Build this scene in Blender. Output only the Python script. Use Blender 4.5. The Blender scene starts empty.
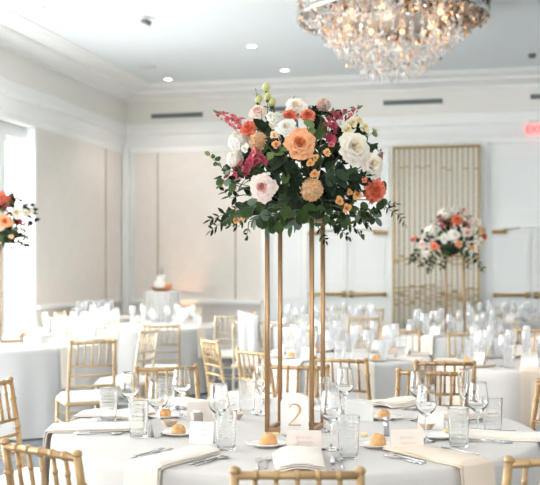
import bpy, math, random
from mathutils import Vector, Matrix, Quaternion
PI = math.pi
rnd = random.Random(7)
COL = bpy.context.scene.collection
TH = math.radians(13.2)          # the room is turned against the camera
CT, ST = math.cos(TH), math.sin(TH)
EYE, F, HOR = 1.43, 1000.0, 270.0

def W(x, y, z=0.0):
    """camera-aligned floor frame (x right, y depth) -> room frame"""
    return Vector((x*CT - y*ST, x*ST + y*CT, z))
def at(px, d, z=0.0):
    return W((px-270)*d/F, d, z)
def R(a): return math.radians(a)

# ---------------------------------------------------------------- materials
def lin(c):
    out = []
    for v in c:
        v /= 255.0
        out.append(v/12.92 if v <= .04045 else ((v+.055)/1.055)**2.4)
    return (*out, 1)
MATS = {}
def mat(name, rgb, rough=.6, metal=0.0, bump=0.0, bscale=60, vary=0.0, vscale=8, sheen=0, spec=.5, trans=0.0, emit=None, es=1.0, alpha=None):
    m = bpy.data.materials.new(name); m.use_nodes = True
    nt = m.node_tree; b = nt.nodes['Principled BSDF']
    b.inputs['Base Color'].default_value = lin(rgb)
    b.inputs['Roughness'].default_value = rough
    b.inputs['Metallic'].default_value = metal
    b.inputs['Specular IOR Level'].default_value = spec
    if sheen: b.inputs['Sheen Weight'].default_value = sheen
    tc = nt.nodes.new('ShaderNodeTexCoord')
    if vary:
        n = nt.nodes.new('ShaderNodeTexNoise'); n.inputs['Scale'].default_value = vscale
        n.inputs['Detail'].default_value = 4
        nt.links.new(tc.outputs['Object'], n.inputs['Vector'])
        mp = nt.nodes.new('ShaderNodeMapRange')
        mp.inputs[1].default_value = .3; mp.inputs[2].default_value = .7
        mp.inputs[3].default_value = 1-vary; mp.inputs[4].default_value = 1+vary
        nt.links.new(n.outputs['Fac'], mp.inputs[0])
        mx = nt.nodes.new('ShaderNodeVectorMath'); mx.operation = 'SCALE'
        mx.inputs[0].default_value = lin(rgb)[:3]
        nt.links.new(mp.outputs[0], mx.inputs['Scale'])
        nt.links.new(mx.outputs[0], b.inputs['Base Color'])
    if bump:
        n = nt.nodes.new('ShaderNodeTexNoise'); n.inputs['Scale'].default_value = bscale
        nt.links.new(tc.outputs['Object'], n.inputs['Vector'])
        bp = nt.nodes.new('ShaderNodeBump'); bp.inputs['Strength'].default_value = bump
        bp.inputs['Distance'].default_value = .01
        nt.links.new(n.outputs['Fac'], bp.inputs['Height'])
        nt.links.new(bp.outputs[0], b.inputs['Normal'])
    if emit:
        b.inputs['Emission Color'].default_value = lin(emit)
        b.inputs['Emission Strength'].default_value = es
    if trans:
        tr = nt.nodes.new('ShaderNodeBsdfTranslucent'); tr.inputs['Color'].default_value = lin(rgb)
        ms = nt.nodes.new('ShaderNodeMixShader'); ms.inputs[0].default_value = trans
        nt.links.new(b.outputs[0], ms.inputs[1]); nt.links.new(tr.outputs[0], ms.inputs[2])
        nt.links.new(ms.outputs[0], nt.nodes['Material Output'].inputs['Surface'])
    MATS[name] = m
    return m
def glass(name, tint=(250,252,253), body=0.0, edge=.35, rough=.02, dots=0):
    """thin clear glass: transparent body, fresnel gloss, whitish rim"""
    m = bpy.data.materials.new(name); m.use_nodes = True
    nt = m.node_tree; nt.nodes.remove(nt.nodes['Principled BSDF'])
    out = nt.nodes['Material Output']
    t = nt.nodes.new('ShaderNodeBsdfTransparent'); t.inputs[0].default_value = lin(tint)
    g = nt.nodes.new('ShaderNodeBsdfGlossy'); g.inputs['Roughness'].default_value = rough
    d = nt.nodes.new('ShaderNodeBsdfTranslucent'); d.inputs[0].default_value = (.95,.97,1,1)
    d2 = nt.nodes.new('ShaderNodeBsdfDiffuse'); d2.inputs[0].default_value = (.95,.97,1,1)
    ad = nt.nodes.new('ShaderNodeMixShader'); ad.inputs[0].default_value = .5
    nt.links.new(d.outputs[0], ad.inputs[1]); nt.links.new(d2.outputs[0], ad.inputs[2])
    m1 = nt.nodes.new('ShaderNodeMixShader'); m1.inputs[0].default_value = body
    nt.links.new(t.outputs[0], m1.inputs[1]); nt.links.new(ad.outputs[0], m1.inputs[2])
    lw = nt.nodes.new('ShaderNodeLayerWeight'); lw.inputs['Blend'].default_value = .28
    mr = nt.nodes.new('ShaderNodeMapRange')
    mr.inputs[3].default_value = .05; mr.inputs[4].default_value = .05+edge*1.6
    nt.links.new(lw.outputs['Facing'], mr.inputs[0])
    m2 = nt.nodes.new('ShaderNodeMixShader')
    nt.links.new(mr.outputs[0], m2.inputs[0])
    nt.links.new(m1.outputs[0], m2.inputs[1]); nt.links.new(g.outputs[0], m2.inputs[2])
    nt.links.new(m2.outputs[0], out.inputs['Surface'])
    MATS[name] = m
    return m

mat('ceiling_paint', (232,238,240), .9)
mat('frieze_paint', (240,237,231), .8)
mat('white_trim', (250,250,248), .55)
mat('taupe_fabric', (238,231,224), .95, bump=.15, bscale=300, vary=.02)
mat('wall_white', (246,247,246), .8)
mat('groove', (196,182,164), .6)
mat('carpet', (116,124,131), .98, bump=.6, bscale=240, vary=.25, vscale=14)
mat('vent_dark', (120,126,126), .6)
mat('vent_frame', (226,226,224), .6)
mat('gold', (166,130,94), .36, .6)
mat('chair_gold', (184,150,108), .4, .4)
mat('chair_gold_lit', (206,178,138), .42, .35)  # same chair gold with the window light put into the colour
mat('chair_gold_backlit', (226,210,184), .45, .25)  # same chair gold, washed-out backlight put into the colour
mat('brass', (170,142,90), .38, .4)
mat('cushion', (244,242,240), .85, bump=.2, bscale=200, sheen=.2)
mat('table_linen', (216,214,213), .85, bump=.25, bscale=500, sheen=.15)
mat('table_linen_warm', (214,207,202), .85, bump=.25, bscale=500, sheen=.15)
mat('napkin_ivory', (242,230,218), .9, bump=.3, bscale=400, vary=.02, sheen=.2)
mat('napkin_beige', (232,213,194), .9, bump=.3, bscale=400, vary=.02, sheen=.2)
mat('wood_ply', (170,140,105), .7)
mat('card_white', (244,242,239), .7)
mat('card_blush', (240,228,218), .7)
mat('ink_rust', (186,112,90), .6)
mat('gold_leaf', (206,168,112), .35, .5)
mat('silver', (205,205,208), .18, .95)
mat('pewter', (168,158,150), .45, .5)
mat('porcelain', (246,245,243), .2)
mat('crust', (226,170,112), .6, bump=.5, bscale=90, vary=.22, vscale=40)
mat('crumb', (238,208,160), .8, vary=.1, vscale=80)
mat('butter', (246,228,170), .4)
mat('clay', (214,190,168), .5)
def real_glass(name,rough=0.0,frost=0):
    m=bpy.data.materials.new(name); m.use_nodes=True; nt=m.node_tree; nt.nodes.remove(nt.nodes['Principled BSDF'])
    g=nt.nodes.new('ShaderNodeBsdfGlass'); g.inputs['IOR'].default_value=1.46; g.inputs['Roughness'].default_value=rough
    g.inputs['Color'].default_value=(.995,1,1,1)
    t=nt.nodes.new('ShaderNodeBsdfTranslucent'); t.inputs[0].default_value=(.97,.99,1,1); d=nt.nodes.new('ShaderNodeBsdfDiffuse'); d.inputs[0].default_value=(.97,.99,1,1)
    a=nt.nodes.new('ShaderNodeMixShader'); a.inputs[0].default_value=.5; nt.links.new(t.outputs[0],a.inputs[1]); nt.links.new(d.outputs[0],a.inputs[2])
    b=nt.nodes.new('ShaderNodeMixShader'); b.inputs[0].default_value=frost; nt.links.new(g.outputs[0],b.inputs[1]); nt.links.new(a.outputs[0],b.inputs[2])
    nt.links.new(b.outputs[0],nt.nodes['Material Output'].inputs['Surface']); MATS[name]=m
real_glass('glass_clear')
real_glass('glass_tumbler',.01,.05)
glass('glass_far', tint=(255,255,255), body=.2, edge=.3, rough=.05)
glass('window_glass', body=.0, edge=.1)
glass('crystal_clear', tint=(255,255,255), body=.34, edge=.22, rough=.2)
glass('crystal_amber', tint=(252,222,190), body=.38, edge=.3, rough=.2)
glass('acrylic', body=.05, edge=.4)
mat('crystal_gold', (222,170,120), .15, .9)
mat('crystal_brown_reflect', (120,96,78), .15, .9)  # brown reflection put into the gem colour
mat('crystal_chrome', (200,200,198), .12, .95)
mat('crystal_under', (200,194,186), .35, .4)
mat('bulb', (255,220,180), .5, emit=(255,205,150), es=2)
mat('downlight', (255,255,255), .5, emit=(255,246,235), es=6)
mat('exit_red', (255,70,70), .5, emit=(255,50,55), es=1.6)
mat('exit_panel', (255,200,200), .4, emit=(255,150,150), es=.3)
mat('plastic_white', (225,225,223), .5)
mat('plastic_dark', (120,120,120), .5)
mat('mirror_pale', (246,244,236), .3, .1)
mat('cake_icing', (250,248,244), .5)
mat('amber_lens', (255,190,120), .4, emit=(255,170,90), es=6)
mat('black_metal', (50,50,52), .5)
# flowers and leaves
FL = dict(
 peach=((247,178,130),(232,132,82)), blush=((246,224,214),(230,168,154)), cream=((250,240,224),(244,226,196)),
 white=((250,247,240),(240,228,205)), coral=((246,150,116),(236,112,80)), peachpale=((250,214,170),(246,192,142)),
 orange=((242,184,118),(230,150,80)), blushrose=((246,222,208),(238,190,178)), magenta=((194,66,92),(158,36,66)),
 pinkred=((224,124,128),(186,58,82)), butter=((246,232,190),(236,214,150)), dust=((206,150,130),(170,110,100)))
for k, (a, b) in FL.items():
    mat('petal_'+k, a, .65, trans=.10, vary=.05, vscale=60)
    mat('petal_deep_'+k, b, .65, trans=.08, vary=.06, vscale=60)
mat('leaf_dark', (32,44,27), .7, spec=.15, trans=.04, vary=.25, vscale=30)
mat('leaf_mid', (68,88,48), .7, spec=.2, trans=.18, vary=.2, vscale=30)
mat('leaf_olive', (122,138,84), .7, spec=.2, trans=.2, vary=.15, vscale=30)
mat('leaf_grey', (112,130,114), .7, spec=.2, trans=.15, vary=.12, vscale=30)
mat('leaf_bluegreen', (58,76,58), .7, spec=.2, trans=.15, vary=.15, vscale=30)
mat('bud_green', (214,212,140), .6, trans=.2)
mat('stem', (70,86,52), .6)
mat('foam_bowl', (40,52,40), .7)

# ---------------------------------------------------------------- mesh kit
class MB:
    def __init__(s): s.v=[]; s.f=[]; s.mi=[]; s.mats=[]; s.cur=0; s.flat=set()
    def m(s, name):
        if name not in s.mats: s.mats.append(name)
        s.cur = s.mats.index(name); return s
    def add(s, vs, fs, M=None, flat=False):
        o = len(s.v)
        for p in vs: s.v.append((M @ Vector(p)) if M is not None else Vector(p))
        for f in fs:
            if flat: s.flat.add(len(s.f))
            s.f.append([i+o for i in f]); s.mi.append(s.cur)
        return s
    def box(s, c, d, M=None, bev=0.0):
        x,y,z = c; a,b,h = d[0]/2,d[1]/2,d[2]/2
        if bev <= 0:
            vs=[(x+i*a,y+j*b,z+k*h) for i in(-1,1) for j in(-1,1) for k in(-1,1)]
            fs=[(0,1,3,2),(4,6,7,5),(0,4,5,1),(2,3,7,6),(0,2,6,4),(1,5,7,3)]
            return s.add(vs,fs,M,True)
        e=bev
        def ring(z0,ins):
            A,B=a-ins,b-ins
            pts=[]
            for cx,cy,st in((A-e,B-e,0),(-(A-e),B-e,90),(-(A-e),-(B-e),180),(A-e,-(B-e),270)):
                for k in range(3):
                    t=R(st+45*k); pts.append((x+cx+e*math.cos(t),y+cy+e*math.sin(t),z0))
            return pts
        rs=[ring(z-h,e*.8),ring(z-h+e*.8,0),ring(z+h-e*.8,0),ring(z+h,e*.8)]
        vs=[p for r in rs for p in r]; n=12
        fs=[tuple(reversed(range(n)))]+[(r*n+i,r*n+(i+1)%n,(r+1)*n+(i+1)%n,(r+1)*n+i) for r in range(3) for i in range(n)]+[tuple(range(3*n,4*n))]
        return s.add(vs,fs,M)
    def lathe(s, prof, seg=24, M=None, close=True):
        vs=[];fs=[]
        n=len(prof)
        for r,z in prof:
            for i in range(seg):
                t=2*PI*i/seg; vs.append((r*math.cos(t),r*math.sin(t),z))
        for j in range(n-1):
            for i in range(seg):
                a=j*seg+i;b=j*seg+(i+1)%seg
                fs.append((a,b,b+seg,a+seg))
        if close:
            fs.append(tuple(reversed(range(seg)))); fs.append(tuple(range((n-1)*seg,n*seg)))
        return s.add(vs,fs,M)
    def tube(s, pts, rad, seg=8, M=None, cap=True):
        pts=[Vector(p) for p in pts]; n=len(pts)
        if not hasattr(rad,'__len__'): rad=[rad]*n
        vs=[];fs=[]; prev=None
        for k,p in enumerate(pts):
            t=(pts[min(k+1,n-1)]-pts[max(k-1,0)])
            t.normalize()
            if prev is None:
                a=Vector((0,0,1)) if abs(t.z)<.9 else Vector((1,0,0))
                u=t.cross(a).normalized()
            else:
                u=(prev-t*prev.dot(t)).normalized()
            prev=u; w=t.cross(u)
            for i in range(seg):
                g=2*PI*i/seg+ (PI/4 if seg==4 else 0)
                vs.append(p+(u*math.cos(g)+w*math.sin(g))*rad[k])
        for k in range(n-1):
            for i in range(seg):
                a=k*seg+i;b=k*seg+(i+1)%seg
                fs.append((a,b,b+seg,a+seg))
        if cap:
            fs.append(tuple(reversed(range(seg)))); fs.append(tuple(range((n-1)*seg,n*seg)))
        return s.add(vs,fs,M,seg==4)
    def grid(s, fn, nu, nv, M=None):
        vs=[fn(i/nu, j/nv) for j in range(nv+1) for i in range(nu+1)]
        fs=[(j*(nu+1)+i,j*(nu+1)+i+1,(j+1)*(nu+1)+i+1,(j+1)*(nu+1)+i) for j in range(nv) for i in range(nu)]
        return s.add(vs,fs,M)
    def ball(s, c, r, seg=12, rings=8, M=None, sq=(1,1,1)):
        vs=[];fs=[]
        for j in range(rings+1):
            t=PI*j/rings
            for i in range(seg):
                g=2*PI*i/seg
                vs.append((c[0]+r*sq[0]*math.sin(t)*math.cos(g),c[1]+r*sq[1]*math.sin(t)*math.sin(g),c[2]-r*sq[2]*math.cos(t)))
        for j in range(rings):
            for i in range(seg):
                a=j*seg+i;b=j*seg+(i+1)%seg
                fs.append((a,b,b+seg,a+seg))
        return s.add(vs,fs,M)
    def mesh(s, name):
        me=bpy.data.meshes.new(name); me.from_pydata([tuple(p) for p in s.v],[],s.f)
        for n in s.mats: me.materials.append(MATS[n])
        for i,p in enumerate(me.polygons):
            p.material_index=s.mi[i]; p.use_smooth = i not in s.flat
        me.validate(); me.update(); return me
    def build(s, name, parent=None, loc=None, rz=0):
        o=bpy.data.objects.new(name, s.mesh(name)); COL.objects.link(o)
        if parent is not None: o.parent=parent
        if loc is not None: o.location=loc
        o.rotation_euler.z=rz
        return o
def tag(o,label,cat=None,group=None,kind=None):
    o['label']=label
    if cat:o['category']=cat
    if group:o['group']=group
    if kind:o['kind']=kind
    return o
def empty(name,loc=(0,0,0),rz=0):
    o=bpy.data.objects.new(name,None); COL.objects.link(o); o.location=loc; o.rotation_euler.z=rz
    o.empty_display_size=.05
    return o
def struct(o,label=None):
    o['kind']='structure'
    if label:o['label']=label
    return o
def copy_tree(o,parent=None):
    c=o.copy(); COL.objects.link(c); c.parent=parent
    for ch in o.children: copy_tree(ch,c)
    return c

# ---------------------------------------------------------------- room
XL, YB, ZC = -6.1, 15.6, 4.37
XR, YF = 6.0, -4.5
def wallp(px,py=270,y=YB):
    s=(px-270)/F; dx,dy=-ST+CT*s, CT+ST*s
    t=y/dy; return t*dx, EYE-(py-HOR)*t/F
def leftp(px,py=270,x=XL):
    s=(px-270)/F; dx,dy=-ST+CT*s, CT+ST*s
    t=x/dx; return t*dy, EYE-(py-HOR)*t/F
b=MB().m('carpet').box(((XL-.5+XR)/2,(YB+YF)/2,-.05),(XR-XL+.5,YB-YF+.4,.1)); struct(b.build('floor'),'dark blue grey carpet')
b=MB().m('ceiling_paint').box(((XL+XR)/2,(YB+YF)/2,ZC+.05),(XR-XL+.6,YB-YF+.6,.1)); struct(b.build('ceiling'),'smooth white ceiling')
# back wall : structural slab, upper frieze, taupe fields, white fields
WB=YB+.12
b=MB().m('wall_white').box(((XL+XR)/2,WB+.1,ZC/2),(XR-XL+.8,.2,ZC))
b.m('taupe_fabric').box(((XL+.1+wallp(262)[0])/2,WB-.012,1.72),(wallp(262)[0]-XL-.1,.03,3.3))
struct(b.build('wall_back'),'back wall with taupe fabric panels on the left and white panelling')
b=MB().m('frieze_paint').box(((XL+XR)/2,YB+.1,(3.82+4.37)/2),(XR-XL+.3,.2,.55))
struct(b.build('trim_1'),'pale grey frieze above the back wall')
# crown moulding profiles swept along back and left walls
def crown(name,prof,matn,label):
    """prof: list of (inset from wall line, z); swept along back wall (y) and left wall (x)"""
    g=MB().m(matn); n=len(prof)
    pts=[]
    for (ins,z) in prof:
        pts.append([(XR,YB-ins,z),(XL+ins,YB-ins,z),(XL+ins,YF,z)])
    vs=[p for r in pts for p in r]; fs=[]
    for j in range(n-1):
        for k in range(2):
            a=j*3+k; fs.append((a,a+1,a+4,a+3))
    g.add(vs,fs,None,True)
    return struct(g.build(name),label)
crown('trim_2',[(-.1,4.20),(.05,4.20),(.06,4.225),(.12,4.24),(.30,4.27),(.33,4.275),(.34,4.29),(.36,4.29),(.36,4.31),(.6,4.325),(.62,4.34),(.66,4.35),(.68,4.375)],'white_trim','white stepped crown moulding at the ceiling')
crown('trim_3',[(-.1,3.84),(.015,3.84),(.03,3.82),(.035,3.69),(.02,3.66),(-.02,3.64),(-.02,3.60),(-.03,3.56),(-.06,3.5),(-.09,3.46),(-.095,3.38),(-.11,3.36),(-.2,3.36)],'white_trim','white moulding band under the frieze')
# wall behind the viewer
def frame(g,x0,x1,z0,z1,y,t=.035,dp=.025):
    g.box(((x0+x1)/2,y,z0),(x1-x0,dp,t)).box(((x0+x1)/2,y,z1),(x1-x0,dp,t)).box((x0,y,(z0+z1)/2),(t,dp,z1-z0)).box((x1,y,(z0+z1)/2),(t,dp,z1-z0))
b=MB().m('wall_white'); b.box(((XL+XR)/2,YF-.1,.2),(XR-XL+.6,.2,.4)).box(((XL+XR)/2,YF-.1,(3.4+ZC)/2),(XR-XL+.6,.2,ZC-3.4))
fw=[(-4.9,-2.4),(-1.6,1.0)]; cur=XL-.3  # unseen window openings, added as fill light from the rear
for a,c in fw+[(XR+.3,None)]:
    b.box(((cur+a)/2,YF-.1,1.9),(a-cur,.2,3.0)); cur=c
struct(b.build('wall_front'),'white wall behind the viewer with window openings added for fill light')
for k,(a,c) in enumerate(fw):
    w=empty('window_%d'%(k+11),((a+c)/2,YF-.1,1.9)); struct(w,'unseen tall window added behind the viewer for fill light')
    g=MB().m('white_trim'); frame(g,-(c-a)/2,(c-a)/2,-1.5,1.5,0,.06,.1); g.box((0,0,0),(.05,.08,3)); struct(g.build('window_frame',w))
    g=MB().m('window_glass').box((0,0,0),(c-a,.008,3)); struct(g.build('window_pane',w))
b=MB().m('wall_white').box((XR+.1,(YB+YF)/2,ZC/2),(.2,YB-YF+.4,ZC)); struct(b.build('wall_right'),'white wall beyond the right side of the picture')
# left wall
b=MB().m('frieze_paint').box((XL-.15,(YB+YF)/2,(3.82+4.37)/2),(.3,YB-YF,.55)); struct(b.build('trim_4'),'pale grey frieze above the left wall')
LW=XL-.1
yw0=leftp(43)[0]
ob=MB().m('wall_white')
wins=[(leftp(6,270,XL-.24)[0],leftp(35.5,270,XL-.24)[0])]
y=wins[0][0]-.8
while y>3.5: wins.append((y-1.9,y)); y-=2.5  # further windows out of view, added to let in more daylight
edges=[]
cur=YB+.3
WX=XL-.34
for (a,c) in wins:
    ob.box((WX,(c+cur)/2,1.9),(.2,cur-c,3.8)); cur=a
    ob.box((WX,(a+c)/2,.2),(.2,c-a,.4)); ob.box((WX,(a+c)/2,3.5),(.2,c-a,.62))
ob.box((WX,(YF+cur)/2,1.9),(.2,cur-YF,3.8))
ob.box((XL-.2,(YB+YF)/2,3.76),(.4,YB-YF,.12))
ob.m('taupe_fabric').box((LW-.07,(yw0+YB)/2,1.72),(.15,YB-yw0,3.3))
ob.m('wall_white').box((LW-.09,yw0-.02,1.8),(.18,.05,3.5))
struct(ob.build('wall_left'),'left wall with taupe fabric panels and tall windows')
for i,(a,c) in enumerate(wins):
    w=empty('window_%d'%(i+1),(WX,(a+c)/2,1.8)); struct(w,'tall bright window in the left wall, nearer ones added out of view')
    H=2.8; Wd=c-a
    g=MB().m('white_trim')
    for yy in(-Wd/2+.018,Wd/2-.018): g.box((0,yy,0),(.1,.036,H))
    for zz in(-H/2+.03,H/2-.03): g.box((0,0,zz),(.1,Wd,.06))
    g.box((0,-.02 if i else -.08,0),(.08,.05,H)); g.box((0,0,.6),(.06,Wd,.04))
    struct(g.build('window_frame',w))
    g=MB().m('window_glass').box((0,0,0),(.008,Wd-.08,H-.08)); struct(g.build('window_pane',w))
# corner pilaster, chair rails, wainscot, battens
b=MB().m('wall_white')
b.box((XL-.03,YB+.06,1.8),(.12,.08,3.45))
struct(b.build('trim_5'),'white corner pilaster')
xt=wallp(262)[0]
b=MB().m('white_trim')
b.box(((XL+xt)/2,WB-.05,.92),(xt-XL,.07,.05)).box(((XL+xt)/2,WB-.045,.885),(xt-XL,.05,.03))
b.box((LW+.02,(yw0+YB)/2,.92),(.07,YB-yw0,.05))
struct(b.build('trim_6'),'thin white chair rail')
b=MB().m('white_trim').box(((XL+XR)/2,WB-.03,.07),(XR-XL,.05,.14)); struct(b.build('baseboard_back'))
b=MB().m('white_trim').box((LW+.015,(yw0+YB)/2,.07),(.04,YB-yw0,.14)); struct(b.build('baseboard_left'))
b=MB().m('groove')
for px in(156,234): b.box((wallp(px)[0],WB-.035,(3.36+.95)/2),(.02,.02,3.36-.95))
yb=leftp(111)[0]; b.box((LW+.008,yb,(3.36+.95)/2),(.02,.026,3.36-.95))
struct(b.build('trim_7'),'narrow battens between the taupe panels')
# white panel mouldings on right half of back wall
b=MB().m('white_trim')
yy=WB-.012
dA0,dA1=wallp(306)[0],wallp(389)[0]; sc0,sc1=wallp(394)[0],wallp(479)[0]; dB0=wallp(490)[0]; dBm=wallp(532)[0]; dB1=2*dBm-dB0
frame(b,dA0+.05,dA1-.02,2.4,3.2,yy); frame(b,dB0+.08,dB1-.05,2.35,3.2,yy)
frame(b,dB1+.2,dB1+1.3,1.0,3.2,yy); frame(b,xt+.12,dA0-.12,1.0,3.2,yy)
for x in (xt+.02,dA0-.03,(sc1+dB0)/2-.02,dB1+.1):
    b.box((x,WB-.04,1.7),(.09 if x<-.5 else .12,.09,3.4))
struct(b.build('trim_8'),'white panel mouldings and pilasters of the back wall')
# doors
def door(name,x0,x1,zt,label):
    d=empty(name,((x0+x1)/2,WB,0)); struct(d,label)
    w=x1-x0; g=MB().m('white_trim')
    for x in(-w/2-.03,w/2+.03): g.box((x,-.03,zt/2),(.07,.08,zt))
    g.box((0,-.03,zt+.035),(w+.13,.08,.07)); struct(g.build('door_frame',d))
    for s in(-1,1):
        g=MB().m('wall_white').box((s*w/4,-.02,zt/2),(w/2-.006,.045,zt-.01))
        g.m('white_trim'); frame(g,s*w/4-w/4+.09,s*w/4+w/4-.09,1.25,zt-.12,-.048,.03,.016); frame(g,s*w/4-w/4+.09,s*w/4+w/4-.09,.2,.85,-.048,.03,.016)
        g.box((s*.045,-.052,zt/2+.2),(.035,.02,zt-.6))
        struct(g.build('door_leaf',d))
        g=MB().m('brass').box((s*(w/4+.02),-.10,1.05),(w/2-.12,.045,.05),bev=.01)
        g.box((s*.06,-.085,1.05),(.075,.06,.10),bev=.015).box((s*(w/2-.07),-.075,1.05),(.05,.06,.07))
        struct(g.build('push_bar',d))
        g=MB().m('brass').box((s*(w/2-.14),-.08,zt-.06),(.22,.06,.055),bev=.008).tube([(s*(w/2-.2),-.1,zt-.03),(s*(w/2-.34),-.16,zt-.02),(s*(w/2-.45),-.05,zt)],.008,6)
        struct(g.build('door_closer',d))
door('door_1',dA0,dA1,2.07,'white double doors with brass push bars left of the gold screen')
door('door_2',dB0,dB1,2.07,'white double doors with brass push bars under the exit sign')
# gold screen
zt=3.32
s_=empty('gold_screen',((sc0+sc1)/2,WB-.16,0)); tag(s_,'tall gold metal bar screen over pale mirror panel on back wall','screen')
w=sc1-sc0
g=MB().m('brass')
for x in(-w/2,w/2): g.box((x,0,zt/2),(.035,.05,zt))
for z in(.02,zt): g.box((0,0,z),(w+.035,.05,.035))
g.build('screen_frame',s_)
MB().m('mirror_pale').box((0,.11,zt/2),(w,.02,zt-.05)).build('mirror_panel',s_)
nb=16; r2=random.Random(3)
for i in range(1,nb):
    x=-w/2+w*i/nb
    MB().m('brass').box((x,0,zt/2),(.015,.026,zt)).build('vertical_bar',s_)
g=MB().m('brass')
for i in range(nb):
    x=-w/2+w*(i+.5)/nb
    for z0,n,j in((1.58,3,.07),(1.04,6,.16),(3.0,1,.04)):
        for k in range(n):
            if n==1 and r2.random()<.45: continue
            g.box((x,0,z0+r2.uniform(-j,j)),(w/nb,.03,.014))
g.build('cross_link',s_)['kind']='stuff'
# vents
def vent(px0,px1,py,label):
    x0,x1=wallp(px0)[0],wallp(min(px1,560))[0]; z=wallp((px0+px1)/2,py)[1]
    v=empty('air_vent',((x0+x1)/2,YB-.0,z)); tag(v,label,'vent','linear air vents on the back frieze')
    w=x1-x0
    g=MB().m('vent_frame'); frame(g,-w/2,w/2,-.042,.042,-.008,.012,.016); g.build('vent_frame',v)
    g=MB().m('vent_dark').box((0,-.004,0),(w-.02,.008,.07))
    for k in(-.02,0,.02): g.box((0,-.012,k),(w-.02,.012,.008))
    g.build('vent_grille',v)
vent(151,203,115.5,'long slim air vent on the frieze, leftmost of the four')
vent(268,312,109,'slim air vent on the frieze hidden partly by the tall bouquet')
vent(383,443,102,'slim air vent on the frieze below the chandelier')
vent(530,580,96,'slim air vent on the frieze cut by the right picture edge')
# exit sign
ex,ez=wallp(536,129.5,YB-.1)
e=empty('exit_sign',(ex,YB-.1,ez)); tag(e,'glowing red EXIT sign above the right double doors','sign')
MB().m('plastic_white').box((0,.02,.12),(.24,.09,.03)).box((0,.06,.12),(.05,.12,.05)).build('sign_mount',e)
MB().m('exit_panel').box((0,0,0),(.27,.012,.2)).build('sign_panel',e)
cu=bpy.data.curves.new('exit_letters','FONT'); cu.body='EXIT'; cu.size=.15; cu.align_x='CENTER'; cu.align_y='CENTER'; cu.extrude=.004
cu.materials.append(MATS['exit_red']); tmp=bpy.data.objects.new('tmp_text',cu); COL.objects.link(tmp); bpy.context.view_layer.update()
me=bpy.data.meshes.new_from_object(tmp.evaluated_get(bpy.context.evaluated_depsgraph_get())); bpy.data.objects.remove(tmp)
t=bpy.data.objects.new('exit_letters',me); COL.objects.link(t); t.parent=e; t.location=(0,-.011,0); t.rotation_euler=(PI/2,0,0)

# ceiling fittings
def ceil_pt(px,py):
    d=(ZC-EYE)*F/(HOR-py); return at(px,d,ZC)
def downlight(px,py,label,p=None,en=40):
    p=p or ceil_pt(px,py); e=empty('recessed_light',p); tag(e,label,'ceiling light','recessed lights in the ceiling')
    MB().m('plastic_white').lathe([(.075,0),(.078,-.006),(.066,-.01),(.062,-.004),(.062,0)],24,close=False).build('light_trim',e)
    MB().m('downlight').lathe([(.0,-.003),(.061,-.003)],24,close=False).build('light_lens',e)
    l=bpy.data.lights.new('downlight_lamp','SPOT'); l.energy=en; l.spot_size=R(125); l.spot_blend=.6; l.color=(1,.95,.89); l.shadow_soft_size=.06
    o=bpy.data.objects.new('downlight_lamp',l); COL.objects.link(o); o.location=p+Vector((0,0,-.03))
downlight(63,22,'small round recessed light nearest the left picture edge')
downlight(207,10,'small round recessed light nearest the top, above the tall bouquet')
downlight(168,79,'small round recessed light near the ceiling corner')
downlight(252,46,'small round recessed light between the corner and chandelier')
downlight(285,70,'small round recessed light just left of the chandelier skirt')
for gx in(-4.2,-1.9,.4,2.7):  # unseen ceiling lights added to brighten the table tops
    for gy in(-1.5,1,3.4,5.8,8.0): downlight(0,0,'unseen recessed light added overhead for top light, beyond the top of the picture',Vector((gx,gy,ZC)),26)
def disc(name,px,py,r,h,m,label,cat):
    p=ceil_pt(px,py); o=MB().m(m).lathe([(r,0),(r,-h*.5),(r*.85,-h),(r*.3,-h*1.1)],20).build(name,loc=p); tag(o,label,cat,kind=None); return o
disc('ceiling_speaker',33,7,.14,.012,'plastic_white','flat round white ceiling speaker at the upper left','speaker')
disc('ceiling_speaker',147,67,.13,.012,'plastic_white','flat round white ceiling speaker near the corner light','speaker')
disc('smoke_detector',184,88,.08,.03,'plastic_white','white round smoke detector by the back ceiling edge','smoke detector')
disc('fire_sprinkler',532,54,.05,.05,'plastic_dark','small dark sprinkler head right of the chandelier','sprinkler')
p=ceil_pt(143,17); e=empty('ceiling_camera',p,R(20)); tag(e,'small dark angled fitting hanging from the ceiling left of centre','ceiling fitting')
MB().m('plastic_white').lathe([(.05,0),(.05,-.02),(.02,-.03)],16).build('mount',e)
MB().m('plastic_dark').tube([(-.02,0,-.03),(.09,.03,-.07)],.03,12).build('camera_body',e)

# ---------------------------------------------------------------- chandelier
CD=10.4; cp=at(392.5,CD,ZC); CRr=.99; ZR=4.03
ch=empty('crystal_chandelier',cp,TH); tag(ch,'large round crystal chandelier with amber glints on the ceiling','chandelier')
MB().m('crystal_under').lathe([(.0,0),(CRr-.04,0),(CRr-.04,-.26),(CRr-.10,-.29),(0,-.29)],64,close=False).build('ceiling_plate',ch)
g=MB().m('crystal_chrome').lathe([(CRr+.005,-.3),(CRr+.01,-.345),(CRr-.02,-.345),(CRr-.02,-.3),(CRr+.005,-.3)],64,close=False)
g.build('rim_ring',ch)
cr=random.Random(11)
def gem(g,c,s,l,mn):
    g.m(mn); a=cr.uniform(0,PI)
    pts=[(c[0],c[1],c[2]+l)]+[(c[0]+s*math.cos(a+k*PI/2),c[1]+s*math.sin(a+k*PI/2),c[2]) for k in range(4)]+[(c[0],c[1],c[2]-l)]
    g.add(pts,[(0,1,2),(0,2,3),(0,3,4),(0,4,1),(5,2,1),(5,3,2),(5,4,3),(5,1,4)],None,True)
CM=['crystal_clear']*10+['crystal_amber']*5+['crystal_gold']*1
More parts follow.
